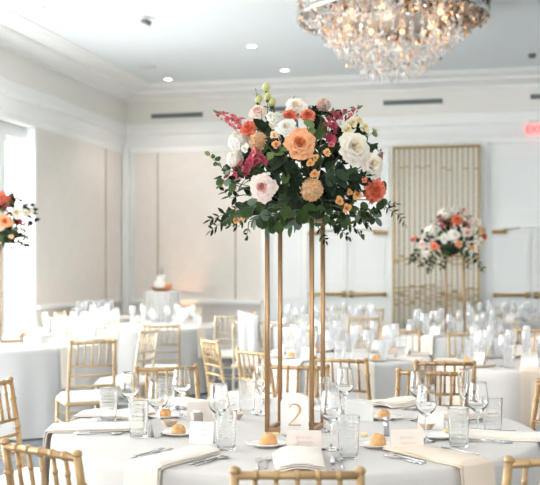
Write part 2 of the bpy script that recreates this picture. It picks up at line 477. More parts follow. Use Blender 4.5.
def strand(g,x,y,z0,z1,dens=.05,dark=0):
    z=z0
    while z>z1:
        if dark and cr.random()<dark: m=cr.choice(['crystal_brown_reflect','crystal_gold','crystal_brown_reflect','crystal_gold','crystal_chrome'])
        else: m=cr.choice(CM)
        gem(g,(x+cr.uniform(-.01,.01),y+cr.uniform(-.01,.01),z),cr.uniform(.009,.02),cr.uniform(.016,.034),m); z-=dens*cr.uniform(.7,1.3)
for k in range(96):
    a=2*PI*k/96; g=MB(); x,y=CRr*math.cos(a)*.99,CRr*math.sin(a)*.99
    strand(g,x,y,-.06,-.36,.042,[.12,.75][x>0])  # right half gets darker gems, a reflection painted by colour
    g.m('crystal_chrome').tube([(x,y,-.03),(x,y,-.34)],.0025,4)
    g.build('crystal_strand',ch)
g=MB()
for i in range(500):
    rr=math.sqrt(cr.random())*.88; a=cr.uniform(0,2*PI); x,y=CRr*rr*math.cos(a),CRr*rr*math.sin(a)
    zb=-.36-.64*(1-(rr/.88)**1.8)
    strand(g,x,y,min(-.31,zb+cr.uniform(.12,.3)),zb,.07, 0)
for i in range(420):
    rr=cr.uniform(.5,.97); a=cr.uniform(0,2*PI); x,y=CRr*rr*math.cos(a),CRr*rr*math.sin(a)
    strand(g,x,y,-.31,-.42,.05,.85 if x>.0 else .1)  # same painted reflection on the right half of the underside
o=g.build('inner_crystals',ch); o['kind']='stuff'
g=MB().m('crystal_chrome')
for i in range(10):
    a=2*PI*i/10
    g=MB().m('bulb').ball((.55*math.cos(a),.55*math.sin(a),-.335),.03,10,8); g.build('bulb',ch)
for i in range(5):
    a=2*PI*i/5+.3
    l=bpy.data.lights.new('chandelier_lamp','POINT'); l.energy=1.2; l.color=(1,.8,.6); l.shadow_soft_size=.08
    o=bpy.data.objects.new('chandelier_lamp',l); COL.objects.link(o); o.parent=ch; o.location=(.6*math.cos(a),.6*math.sin(a),-.5)

# ---------------------------------------------------------------- chair
def bamboo(g,pts,r,seg=8,rings=()):
    g.tube(pts,r,seg)
    P=[Vector(p) for p in pts]
    L=[(P[i+1]-P[i]).length for i in range(len(P)-1)]; T=sum(L)
    for f in rings:
        s=f*T;i=0
        while i<len(L)-1 and s>L[i]: s-=L[i]; i+=1
        c=P[i].lerp(P[i+1],s/L[i]); d=(P[i+1]-P[i]).normalized()
        g.tube([c-d*.008,c-d*.004,c+d*.004,c+d*.008],[r*1.02,r*1.28,r*1.28,r*1.02],seg)
def yb_(z):  # back lean
    return -.175-.075*max(0,(z-.42)/.5)**1.2
def xb_(z): return .172-.008*(z-.45)/.45 if z>.45 else .172
def chair_parts(mg,lo=False):
    sg=6 if lo else 10
    P=[]
    for s in(-1,1):
        g=MB().m(mg)
        pts=[(s*.18,-.205,0),(s*.176,-.185,.25)]+[(s*xb_(z),yb_(z),z) for z in(.42,.55,.7,.82,.9)]
        bamboo(g,pts,.0125,sg,(.12,.3,.46,.6,.75,.9))
        g.ball((s*xb_(.9),yb_(.9),.905),.016,sg,6,sq=(1,1,.8)); P.append(('back_post',g))
    for s in(-1,1):
        g=MB().m(mg); bamboo(g,[(s*.192,.185,0),(s*.188,.175,.43)],.013,sg,(.2,.45,.7)); P.append(('leg',g))
    g=MB().m(mg); z=.893; bamboo(g,[(-xb_(z),yb_(z),z),(xb_(z),yb_(z),z)],.0115,sg,[k/6 for k in range(1,6)]); P.append(('top_rail',g))
    for z in(.715,.645,.565):
        g=MB().m(mg); bamboo(g,[(-xb_(z),yb_(z),z),(xb_(z),yb_(z),z)],.008,sg,() if lo else (.5,)); P.append(('back_rail',g))
    for k in range(1,6):
        x=-.172+.344*k/6
        g=MB().m(mg); bamboo(g,[(x*.97,yb_(.715),.715),(x*.97,yb_(.893),.893)],.007,sg,() if lo else (.3,.7)); P.append(('spindle',g))
    g=MB().m(mg).box((0,0,.435),(.40,.39,.03),bev=.012); P.append(('seat_frame',g))
    g=MB().m('cushion')
    n=9
    def top(u,v):
        x=(u-.5)*2; y=(v-.5)*2
        e=max(0,1-max(abs(x),abs(y))**6)
        return (x*.192,y*.187,.455+.042*e**.5)
    g.grid(top,12,12); g.box((0,0,.453),(.384,.374,.014),bev=.006); P.append(('cushion',g))
    for z,yy in((.2,.0),):
        pass
    for s in(-1,1):
        g=MB().m(mg)
        for z in(.16,.28): g.tube([(s*.178,-.19,z),(s*.19,.18,z)],.0075,sg)
        P.append(('stretcher',g))
    for yy,xs in((.18,.19),(-.19,.177)):
        g=MB().m(mg)
        for z in(.2,.32): g.tube([(-xs,yy,z),(xs,yy,z)],.0075,sg)
        P.append(('stretcher',g))
    return P
def chair_proto(mg):
    r=empty('chiavari_chair')
    for n,g in chair_parts(mg): g.build(n,r)
    return r
def chair_single(mg):
    G=MB()
    for n,g in chair_parts(mg,True):
        for i,nm in enumerate(g.mats): pass
        o=len(G.v); G.v+=g.v
        for f,mi in zip(g.f,g.mi):
            G.m(g.mats[mi]); G.f.append([k+o for k in f]); G.mi.append(G.cur)
    return G.build('chiavari_chair')
protos={}
def chair(px,d,face,label,kind='near',group=None):
    """(px,d): where the middle of the back's top edge stands; face: heading of the sitter"""
    key=kind
    if key not in protos:
        o=protos[key]={'near':lambda:chair_proto('chair_gold'),'mid':lambda:chair_proto('chair_gold_lit'),'pale':lambda:chair_proto('chair_gold_backlit'),'far':lambda:chair_single('chair_gold_lit'),'farpale':lambda:chair_single('chair_gold_backlit')}[key]()
    else: o=copy_tree(protos[key])
    X=(px-270)*d/F+.25*math.cos(R(face)); Y=d+.25*math.sin(R(face))
    o.location=W(X,Y); o.rotation_euler.z=R(face)-PI/2+TH
    tag(o,label,'chair',group); return o
MC='chairs around the front table'
chair(297.5,2.61,90,'gold bamboo-style chair at front centre, back to the viewer',group=MC)
chair(39,2.95,52,'gold bamboo-style chair turned sideways at lower left corner',group=MC)
chair(563,2.80,104,'gold bamboo-style chair at lower right corner, cut by the edge',group=MC)
chair(166.5,5.42,-72,'gold chair facing us across the front table behind the wine glasses on the left',group=MC)
chair(298,5.5,-104,'gold chair straight behind the gold flower stand and number card',group=MC)
chair(430,5.2,-108,'gold chair behind the front table, right of the stand, nearest of the two',group=MC)
chair(-10,4.66,-18,'gold chair cut by the left edge beside the front table',group=MC)
chair(561,4.6,200,'gold chair cut by the right edge beside the front table',group=MC)
BC='chairs at the background tables'
chair(445,5.72,86,'gold chair with its back to us between front table and right table',group=BC)
chair(340,5.92,64,'gold chair behind the stand with its back to us, angled to the right',group=BC)
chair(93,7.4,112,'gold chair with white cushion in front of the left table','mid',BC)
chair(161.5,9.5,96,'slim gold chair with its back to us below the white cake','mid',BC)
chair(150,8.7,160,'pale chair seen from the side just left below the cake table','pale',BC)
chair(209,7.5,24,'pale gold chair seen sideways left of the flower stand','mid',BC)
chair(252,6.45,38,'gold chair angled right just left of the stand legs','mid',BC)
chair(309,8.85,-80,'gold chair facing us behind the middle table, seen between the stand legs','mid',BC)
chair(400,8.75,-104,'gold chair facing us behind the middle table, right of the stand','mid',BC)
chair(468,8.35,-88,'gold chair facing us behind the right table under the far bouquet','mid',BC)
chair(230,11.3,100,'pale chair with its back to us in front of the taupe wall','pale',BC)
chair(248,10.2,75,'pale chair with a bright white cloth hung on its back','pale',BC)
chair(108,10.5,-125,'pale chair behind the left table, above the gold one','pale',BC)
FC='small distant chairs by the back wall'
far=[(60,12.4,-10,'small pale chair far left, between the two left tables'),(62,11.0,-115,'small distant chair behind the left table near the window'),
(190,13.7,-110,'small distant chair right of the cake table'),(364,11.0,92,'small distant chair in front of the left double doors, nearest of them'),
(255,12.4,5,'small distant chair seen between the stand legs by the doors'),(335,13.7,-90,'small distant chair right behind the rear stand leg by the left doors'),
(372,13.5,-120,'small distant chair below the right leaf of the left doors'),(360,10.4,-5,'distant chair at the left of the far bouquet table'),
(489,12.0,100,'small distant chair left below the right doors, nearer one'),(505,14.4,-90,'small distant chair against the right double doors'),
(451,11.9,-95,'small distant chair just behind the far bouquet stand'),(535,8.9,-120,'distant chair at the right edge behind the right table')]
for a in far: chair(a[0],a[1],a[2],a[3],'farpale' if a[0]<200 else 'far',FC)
g=MB().m('cushion')   # cloth hung over the pale chair's back
def drape(u,v):
    x=(u-.5)*.22; s=(v-.5)*2
    z=1.02-.50*abs(s)**1.2 if abs(s)>.12 else 1.02
    return (x+.008*math.sin(7*v+9*u), .03*math.tanh(6*s)+.01*math.sin(14*u), z-.06*u)
g.grid(drape,12,20); o=g.build('draped_cloth',loc=at(248,10.2,0),rz=R(75)-PI/2+TH); tag(o,'bright white cloth hanging over the back of a pale chair','cloth')

# ---------------------------------------------------------------- tables
def table(X,Y,Rd,label_t,label_c,mn='table_linen',seed=0,folds=26,seg=208,amp=.035):
    t=empty('round_table',W(X,Y)); tag(t,label_t,'table')
    MB().m('wood_ply').lathe([(Rd-.01,.725),(Rd-.004,.73),(Rd-.004,.745),(Rd-.01,.75)],64).build('table_top',t)
    for k in range(4):
        a=k*PI/2+.4; MB().m('black_metal').tube([(.5*Rd*math.cos(a),.5*Rd*math.sin(a),.725),(.62*Rd*math.cos(a),.62*Rd*math.sin(a),0)],.014,8).build('leg',t)
    g=MB().m(mn); q=random.Random(seed)
    ph=[q.uniform(0,6.28) for _ in range(6)]; fr=[folds,folds//2+1,folds+7,5,9,folds*2-3]; am=[.5,.35,.3,.25,.2,.12]
    prof=[(0,.76),(.3,.76),(.6,.76),(.85,.76),(.97,.7602),(.992,.7585),(1.0,.752)]
    zs=[.73,.69,.62,.54,.45,.36,.27,.18,.1,.012]
    vs=[];
    rows=[]
    for i in range(seg):
        pass
    for r,z in prof[1:]:
        rows.append([(r*Rd*math.cos(2*PI*i/seg),r*Rd*math.sin(2*PI*i/seg),z) for i in range(seg)])
    for z in zs:
        t_=(.752-z)/.74
        row=[]
        for i in range(seg):
            a=2*PI*i/seg
            w=sum(A*math.sin(f*a+p+.4*math.sin(3*a+p)) for A,f,p in zip(am,fr,ph))
            rr=Rd+.004+ .035*t_ + amp*w*min(1,t_*1.6)**1.2
            row.append((rr*math.cos(a),rr*math.sin(a),z))
        rows.append(row)
    vs=[(0,0,.76)]+[p for r_ in rows for p in r_]
    fs=[(0,1+i,1+(i+1)%seg) for i in range(seg)]
    for j in range(len(rows)-1):
        for i in range(seg):
            a=1+j*seg+i;b_=1+j*seg+(i+1)%seg
            fs.append((a,a+seg,b_+seg,b_))
    g.add(vs,fs); o=g.build('tablecloth',loc=W(X,Y)); tag(o,label_c,'tablecloth'); return (X,Y,Rd)
TX,TY,TR=.105,4.26,1.01
table(TX,TY,TR,'large round front table under a pale cloth','pale cloth on the large front table, hanging at the bottom of the picture','table_linen_warm',1,amp=.02)
def txy(px,d): return ((px-270)*d/F,d)
TBL=[('left table with the left bouquet',*txy(8,9.3),.95,'table_linen'),
 ('table before the cake table',*txy(143,12.0),.86,'table_linen'),
 ('small table by the left wall',*txy(95,13.9),.5,'table_linen'),
 ('middle table behind the stand',.58,7.75,.66,'table_linen'),
 ('right table behind two gold chairs',1.84,7.18,.63,'table_linen_warm'),
 ('far right bouquet table',*txy(455,10.5),.68,'table_linen'),
 ('far table at the left doors',*txy(330,12.2),.8,'table_linen'),
 ('far table at the right doors',*txy(497,13.3),.7,'table_linen'),
 ('farther table at the right edge',*txy(592,10.0),.64,'table_linen_warm')]
for i,(n,X,Y,r_,m_) in enumerate(TBL):
    table(X,Y,r_,'round table under cloth, the '+n,'white floor-length cloth on the '+n,m_,i+3,folds=18,seg=128,amp=.03)

# ---------------------------------------------------------------- glassware
def wine_mesh(mn,seg=28):
    g=MB().m(mn)
    prof=[(.0,.002),(.036,.002),(.037,.004),(.02,.007),(.006,.012),(.0042,.03),(.004,.085),(.0065,.098),(.018,.108),(.034,.124),(.0415,.140),(.0405,.158),(.036,.19),(.033,.217),(.0325,.2215),(.0323,.2228),(.0318,.2228),(.0315,.2215),(.0319,.217),(.0348,.19),(.039,.158),(.0398,.142),(.033,.128),(.016,.113),(.0,.108)]
    g.lathe(prof,seg,close=False); return g
def flute_mesh(mn,seg=24):
    g=MB().m(mn)
    g.lathe([(.0,.002),(.034,.002),(.035,.004),(.006,.011),(.004,.03),(.004,.09),(.010,.105),(.022,.14),(.027,.18),(.0262,.22),(.0247,.247),(.0245,.2495),(.0242,.2503),(.0238,.2503),(.0235,.2495),(.0237,.247),(.0252,.22),(.0258,.18),(.0205,.142),(.006,.108),(0,.106)],seg,close=False); return g
def tumbler_mesh(mn,seg=48,h=.15,r0=.034,r1=.041,ribs=True):
    g=MB().m(mn)
    n=30; prof=[]
    rows=[]
    for j in range(n+1):
        v=j/n; z=.006+(h-.008)*v; r=r0+(r1-r0)*v
        rows.append((r,z,v))
    vs=[];fs=[]
    def ringpts(fn,z):
        return [(fn(i)*math.cos(2*PI*i/seg),fn(i)*math.sin(2*PI*i/seg),z) for i in range(seg)]
    R_=[ringpts(lambda i:.0005,.001),ringpts(lambda i:r0-.008,.0008),ringpts(lambda i:r0-.003,.0008),ringpts(lambda i:r0-.001,.0022),ringpts(lambda i:r0-.0002,.004)]
    for r,z,v in rows:
        amp=.0017 if (ribs and .1<v<.9) else 0
        R_.append(ringpts(lambda i:r+amp*math.sin(v*PI*2*11)*(.5+.5*math.cos(PI*i/1.5)),z))
    for dr,dz in ((.0002,-.0006),(.0008,0),(.0014,-.0002),(.002,-.0012)): R_.append(ringpts(lambda i:r1-dr,h+dz))
    for k in range(13):
        v=1-k/12; z=.014+(h-.018)*v; R_.append(ringpts(lambda i:r0+(r1-r0)*(z/h)-.0022,z))
    for rr_,zz_ in ((r0-.0026,.0122),(r0-.004,.0112),(r0-.010,.0108),(.0005,.0106)): R_.append(ringpts(lambda i:rr_,zz_))
    vs=[p for r in R_ for p in r]
    for j in range(len(R_)-1):
        for i in range(seg):
            a=j*seg+i;b_=j*seg+(i+1)%seg; fs.append((a,b_,b_+seg,a+seg))
    g.add(vs,fs); return g
ZT=.7605
wg=wine_mesh('glass_clear').mesh('wine_glass'); fg=flute_mesh('glass_clear').mesh('champagne_flute'); tg=tumbler_mesh('glass_tumbler').mesh('tumbler')
wgf=wine_mesh('glass_far',14).mesh('wine_glass_far'); fgf=flute_mesh('glass_far',12).mesh('flute_far'); tgf=tumbler_mesh('glass_far',16,ribs=False).mesh('tumbler_far')
def inst(name,me,loc,rz=0,sc=None):
    o=bpy.data.objects.new(name,me); COL.objects.link(o); o.location=loc; o.rotation_euler.z=rz
    if sc: o.scale=(sc,)*3
    return o
def tp(px,py,z=ZT):
    """point on the table top seen at this picture position"""
    d=(EYE-z)*F/(py-HOR); return at(px,d,z)
TU=[(108.5,421,'embossed tumbler leftmost on the front table'),(138.5,437,'embossed tumbler just right of the leftmost one, under a wine glass'),
(226,450,'embossed tumbler right of the script card on the left'),(348.5,458,'tall clear tumbler on the right of the centre place card'),
(458.5,447,'embossed tumbler right of the blush place card'),(492.5,434,'embossed tumbler furthest right, before the right napkin'),
(247,413,'tumbler left of the gold stand, far side of the front table'),(330,416,'tumbler right behind the gold stand on the far side'),(167,409,'tumbler behind the upright wine glass near the bread rolls')]
for px,py,l in TU: tag(inst('tumbler',tg,tp(px,py),sc=1.0),l,'glass','tumblers on the front table')
WG=[(129.5,423,'wine glass above the second tumbler from the left'),(158,435,'wine glass beside the leaning tent card on the left'),(181.5,418,'wine glass between bread plate and far left chair'),
(219,441,'wine glass whose bowl rises behind the tumbler left of the stand'),(331,450,'wine glass touching the clear tumbler right of centre'),
(345,417,'wine glass in front of the pale far card right of the stand'),(426,442,'wine glass with its stem right of the blush place card'),
(478,438,'wine glass between the two right tumblers'),(418.5,421,'wine glass on the far side in front of the two right chairs')]
for px,py,l in WG: tag(inst('wine_glass',wg,tp(px,py)),l,'glass','wine glasses on the front table')
for px,py,l in [(261,415,'slim champagne flute just left of the gold stand'),(324.5,432,'slim champagne flute beside the right front stand leg'),(463,421,'slim champagne flute behind the right embossed tumbler')]:
    tag(inst('champagne_flute',fg,tp(px,py),sc=.92),l,'glass','champagne flutes on the front table')

# ---------------------------------------------------------------- napkins, cutlery, settings
def napkin(g,Rd,r_in,width,drop,thick=.014,skew=0,wr=0):
    """radial strip from r_in over the edge Rd and down; local frame: centre of table at origin, napkin along -Y"""
    q=random.Random(wr)
    p1,p2=q.uniform(0,6),q.uniform(0,6)
    path=[]
    n1=10
    for i in range(n1+1):
        r=r_in+(Rd-.005-r_in)*i/n1; path.append((r,.0)) 
    for a in(20,45,70,90): path.append((Rd-.005+.02*math.sin(R(a)),-.012*(1-math.cos(R(a)))))
    n2=8
    if drop>0:
        for i in range(1,n2+1): path.append((Rd+.02+.02*i/n2,-.012-drop*i/n2))
    else: path=path[:n1]
    T=len(path)-1
    for L in range(2 if drop else 3):
        z0=.766+L*thick*.55
        w=width*(1-.06*L)
        sh=skew+.006*L
        def f(u,v,off=0):
            k=v*T; i=min(int(k),T-1); t=k-i
            r=path[i][0]*(1-t)+path[i+1][0]*t; z=path[i][1]*(1-t)+path[i+1][1]*t
            flare=1+.25*(1-v)*0+.04*math.sin(3*v+p1)
            x=(u-.5)*w*flare+sh*(1-v)
            on=1 if z>-.005 else 0
            wob=.0025*math.sin(9*v+p2+4*u)+.003*math.sin(5*u+2*v+p1)
            if on: return (x,-r,z0+z+abs(wob)+off+.010*math.sin(PI*u)**.6-.004)
            return (x,-r-L*thick*.5-off-.006*math.sin(2.2*PI*u+p1)*min(1,-z*5)-.004,z0+z)
        nv=T*2
        g.grid(lambda u,v:f(u,v,.004),10,nv); g.grid(lambda u,v:f(u,v,0),10,nv)
        # side walls
        for uu in(0,1):
            g.grid(lambda u,v:tuple(Vector(f(uu,v,0)).lerp(Vector(f(uu,v,.004)),u)),1,nv)
        g.grid(lambda u,v:tuple(Vector(f(u,0,0)).lerp(Vector(f(u,0,.004)),v)),10,1)
        g.grid(lambda u,v:tuple(Vector(f(u,1,0)).lerp(Vector(f(u,1,.004)),v)),10,1)
    return g
def fork_mesh():
    g=MB().m('silver'); z=.0035
    g.tube([(0,-.10,z),(0,-.06,z),(0,.02,z+.001)],[.0048,.0036,.0022],8)
    g.grid(lambda u,v:((u-.5)*(.006+.016*math.sin(min(1,v*1.6)*PI/2)),.02+.035*v,z+.006*math.sin(v*PI)*.3+.002),6,5)
    for k in range(4):
        x=(k-1.5)*.0058; g.tube([(x,.053,z+.002),(x,.075,z+.001),(x,.093,z+.004)],[.0016,.0014,.0008],6)
    return g
def knife_mesh():
    g=MB().m('silver'); z=.004
    g.tube([(0,-.115,z),(0,-.09,z),(0,-.02,z)],[.004,.0055,.0042],8)
    g.grid(lambda u,v:((u-.5)*.017*(1-v**4*.9),-.02+.13*v,z+.0008),4,8); g.grid(lambda u,v:((u-.5)*.017*(1-v**4*.9),-.02+.13*v,z-.0008),4,8)
    return g
def spoon_mesh():
    g=MB().m('silver'); z=.0035
    g.tube([(0,-.10,z),(0,-.05,z),(0,.04,z+.001)],[.0048,.0034,.0022],8)
    g.grid(lambda u,v:((u-.5)*.036*math.sin(PI*(.04+.92*v))**.6,.038+.05*v,z+.004*((u-.5)*2)**2-.001),8,8)
    return g
FM,KM,SM=fork_mesh().mesh('fork'),knife_mesh().mesh('knife'),spoon_mesh().mesh('spoon')
def polar(X,Y,a,r,tang=0):
    """a: camera-frame angle; tang>0 to the diner's right"""
    ca,sa=math.cos(R(a)),math.sin(R(a))
    # diner at angle a looks to the centre (-ca,-sa); right hand = (-sa,ca) rotated
    rx,ry=-sa,ca
    return X+ca*r+rx*tang, Y+sa*r+ry*tang
SET=[(-90,'ivory','centre front setting'),(-54,'beige','front right setting'),(-17,'ivory','right edge setting'),(19,'ivory','far right setting'),(52,'ivory','setting before the right rear chair'),
(90,'ivory','setting behind the number card'),(124,'ivory','setting before the left rear chair'),(160,'ivory','rear left setting'),(184,'ivory','left edge setting'),(-121.5,'ivory','front left setting')]
nl={-90:(.64,0),-54:(.64,.44),-17:(.66,.2),19:(.70,0),52:(.72,0),90:(.74,.12),124:(.74,.15),160:(.70,.1),184:(.63,.45),-121.5:(.68,.46)}
for a,c,nm in SET:
    rin,drop=nl[a]
    g=MB().m('napkin_'+c); napkin(g,TR,rin,{-90:.17,184:.19,160:.17}.get(a,.155),drop,skew=rnd.uniform(-.03,.03),wr=a+500)
    o=g.build('napkin',loc=W(TX,TY),rz=R(a)+PI/2+TH)
    tag(o,('beige' if c=='beige' else 'ivory')+' folded napkin at the '+nm+' of the front table','napkin','napkins on the front table')
    for i,(me,n,tg_,off) in enumerate(((FM,'fork',-.115,.0),(FM,'fork',-.145,.012),(KM,'knife',.112,.0),(SM,'spoon',.140,.008))):
        if a==-127 and n=='spoon': pass
        x,y=polar(TX,TY,a,.80+off,tg_); o=inst(n,me,W(x,y,ZT),R(a)+PI/2+TH+rnd.uniform(-.05,.05))
        side={0:'inner silver fork',1:'outer silver fork',2:'silver knife',3:'silver spoon'}[i]
        tag(o,side+' of the '+nm+' on the front table','cutlery','cutlery on the front table')

# plates and bread
plate_g=MB().m('porcelain').lathe([(.0,.003),(.045,.003),(.05,.001),(.055,.006),(.078,.013),(.082,.0155),(.080,.017),(.055,.010),(.045,.007),(0,.007)],40,close=False)
PM=plate_g.mesh('bread_plate')
def roll_mesh(sd,rx=.034,ry=.028,h=.036):
    q=random.Random(sd); g=MB().m('crust'); a1,a2=q.uniform(0,6),q.uniform(0,6)
    def f(u,v):
        t=PI*v*.5; ph=2*PI*u
        rr=1+.06*math.sin(2*ph+a1)+.05*math.sin(3*ph+a2)*math.sin(t)
        rad=math.cos(t)**.75
        return (rx*rr*rad*math.cos(ph),ry*rr*rad*math.sin(ph),.004+h*(math.sin(t)**.9)*(1+.04*math.sin(2*ph+a2)) )
    g.grid(f,28,12); g.m('crumb').lathe([(rx*.6,.0),(rx*.96,.005)],20)
    return g
PL=[(267,446,'centre bread plate in front of the stand',1),(377,447,'bread plate right of the clear tumbler',1),(180,435,'bread plate left of the script card',1),(164,418,'small far plate by the left wine glasses',1),(436,438,'bread plate hidden behind the right wine glass',0),(383,419,'plate on the far right side before the white napkin',1),(330,411,'far plate behind the glasses right of the stand',0)]
for i,(px,py,l,br) in enumerate(PL):
    p=tp(px,py); tag(inst('bread_plate',PM,p),'white '+l,'plate','bread plates on the front table')
    if br:
        p2=p+Vector((rnd.uniform(-.008,.008),rnd.uniform(-.008,.008),.006))
        o=inst('bread_roll',roll_mesh(i,*( (.040,.032,.041) if i<2 else (.031,.028,.032))).mesh('bread_roll'),p2,rnd.uniform(0,3)); tag(o,'golden crusty bread roll on the '+l,'bread','bread rolls')
for px,py,pl in((364,440,'the right bread plate'),(447,436,'the plate behind the right wine glass'),(276,441,'the centre bread plate')):
    o=MB().m('butter').box((0,0,.008),(.026,.018,.016),bev=.004).build('butter_pat',loc=tp(px,py)+Vector((0,0,.013 if px!=276 else .017)),rz=.4); tag(o,'pale butter pat on '+pl,'butter')
bm=MB().m('clay').lathe([(0,.002),(.018,.0),(.022,.004),(.034,.022),(.036,.026),(.033,.026),(.022,.01),(0,.007)],28,close=False).mesh('dip_bowl')
for px,py,l in((170,426,'little clay-coloured bowl beside the left bread plate'),(378,420.5,'little clay-coloured bowl left of the silver shaker'),(427,429,'little clay-coloured bowl in front of the white tent card'),(236,419,'little clay-coloured bowl between the two tumblers left of the stand')):
    if px==378: continue
    tag(inst('dip_bowl',bm,tp(px,py)),l,'bowl')
# shaker and votive
e=empty('salt_shaker',tp(386.5,436)); tag(e,'slim silver salt shaker behind the blush place card','shaker')
MB().m('silver').lathe([(.011,0),(.0115,.055),(.0095,.058)],20).build('shaker_body',e); MB().m('silver').lathe([(.0118,.058),(.0115,.072),(.006,.078)],20).build('shaker_cap',e)
e=empty('votive_holder',tp(197,428),.3+TH); tag(e,'small square pewter votive holder behind the script card','candle holder')
MB().m('pewter').box((0,0,.034),(.044,.044,.066),bev=.004).build('holder_body',e); MB().m('cake_icing').lathe([(.016,.066),(.016,.074)],16).build('candle',e)

# cards
def script(g,x0,x1,z,h,sd,y=-.0015,wv=7):
    q=random.Random(sd); pts=[]; n=60
    a=[q.uniform(.4,1) for _ in range(12)]
    for i in range(n+1):
        t=i/n; k=a[int(t*wv*.999)]
        big=1.7 if t<.14 else 1
        pts.append((x0+(x1-x0)*t+.10*h*math.sin(2*PI*t*wv)*6*.12, y, z+h*.5*big*k*math.sin(2*PI*t*wv+1.2)))
    g.m('ink_rust').tube(pts,.0003,4)
def tent(px,py,w,h,rot,label,lines=0,m='card_white',lean=.35,sd=0,tip=False):
    p=tp(px,py); e=empty('place_card',p,R(rot)+TH); tag(e,label,'place card','place cards on the front table')
    ty=h*math.sin(lean)*.5; hz=h*math.cos(lean)
    g=MB().m(m)
    # front panel tilts back, rear panel behind
    def pan(y0,y1):
        c=Vector((0,(y0+y1)/2,hz/2)); 
        n=Vector((0,-hz,(y1-y0))).normalized()*.0006
        vs=[]
        for s in(-1,1):
            for (x,yv,z) in((-w/2,y0,0),(w/2,y0,0),(w/2,y1,hz),(-w/2,y1,hz)):
                vs.append(Vector((x,yv,z))+n*s)
        g.add(vs,[(0,3,2,1),(4,5,6,7),(0,1,5,4),(1,2,6,5),(2,3,7,6),(3,0,4,7)],None,True)
    pan(-ty,0); pan(ty*1.0,0)
    g.build('card_fold',e)
    if lines:
        g=MB()
        ang=math.atan2(ty,hz)
        script(g,-w*.24,w*.2,.60*h,.011,sd,-.0018); script(g,-w*.2,w*.26,.38*h,.011,sd+1,-.0018)
        if tip:
            g.m('ink_rust').ball((w*.4,-.002,.1*h),.0035,8,6,sq=(1.5,.3,.7))
        o=g.build('handwriting',e)
        for v in o.data.vertices:
            z=v.co.z; v.co.y+= -ty*(1-z/hz)-.0004
    return e
tent(202,443,.098,.088,-16,'white place card with script, left of the third tumbler',2,sd=5,tip=False)
tent(304,450,.130,.078,-3,'pale place card with rust script in front of the number card',2,'card_blush',sd=9,tip=True)
tent(407,452,.120,.090,2,'blush place card with rust script right of the bread roll',2,'card_blush',sd=12,tip=True)
tent(156,437,.07,.080,68,'white tent card seen nearly edge on beside the left wine glass')
tent(431,429,.11,.078,-14,'white blank card back standing behind the right wine glass')
tent(200,421,.115,.092,6,'beige blank card standing behind the votive holder',0,'card_blush')
tent(359,421,.125,.090,-8,'white blank card on the far side right of the stand')
# number card
e=empty('table_number_card',tp(294.5,436),R(-3)+TH); tag(e,'arched white table card with a gold numeral two','table number')
g=MB().m('card_white'); w,h=.113,.165; out=[(-w/2,0),(w/2,0)]
for k in range(0,17):
    t=PI*k/16; out.append((w/2*math.cos(t)**1 if True else 0,h-.04+.04*math.sin(t)))
n=len(out); vs=[(x,-.0015,z+.006) for x,z in out]+[(x,.0015,z+.006) for x,z in out]
g.add(vs,[tuple(range(n)),tuple(reversed(range(n,2*n)))]+[(i,i+n,(i+1)%n+n,(i+1)%n) for i in range(n)],None,True); g.build('card_panel',e)
g=MB().m('acrylic').box((0,0,.006),(.08,.05,.012),bev=.003).build('card_base',e)
g=MB().m('gold_leaf'); P=[]
for k in range(15):
    t=R(165-k*15); P.append((.022*math.cos(t),.0,.107+.022*math.sin(t)))
last=P[-1]
for k in range(1,9):
    t=k/8; P.append((last[0]*(1-t)**1+(-.024)*t+.004*math.sin(PI*t),0,last[2]*(1-t)+.046*t))
rad=[.0014+.0030*max(0,math.sin(PI*i/(len(P)-1)))**2 for i in range(len(P))]
g.tube([(x,-.003,z) for x,y,z in P],rad,6); g.box((.001,-.003,.0445),(.05,.003,.0055)); g.build('numeral',e)

# ---------------------------------------------------------------- flower stands
def stand(cx,cy,side,rot,z0,zt,t,label,loc_xy=None):
    e=empty('flower_stand',W(cx,cy,z0),R(rot)+TH); tag(e,label,'flower stand')
    H=zt-z0; s=side/2
    for i in(-1,1):
        for j in(-1,1): MB().m('gold').box((i*s,j*s,H/2),(t,t,H),bev=t*.12).build('upright',e)
    for z,n in((t/2,'base_bar'),(H-t/2,'top_bar')):
        for j in(-1,1):
            MB().m('gold').box((0,j*s,z),(side-t,t*.98,t*.98)).build(n,e)
            MB().m('gold').box((j*s,0,z),(t*.98,side-t,t*.98)).build(n,e)
    MB().m('gold').box((0,0,H+.003),(side+t,side+t,.006)).build('top_plate',e)
    return e
SCX,SCY=.107,4.203; ZS=1.648
stand(SCX,SCY,.19,-16.8,ZT,ZS,.0175,'tall slender gold frame stand in the middle of the front table')
L1X,L1Y=txy(11,9.3); stand(L1X,L1Y,.19,20,ZT,1.69,.013,'gold frame stand on the left table at the picture edge')
M2X,M2Y=txy(455,10.5); stand(M2X,M2Y,.19,-8,ZT,1.58,.014,'gold frame stand on the far table before the gold screen')

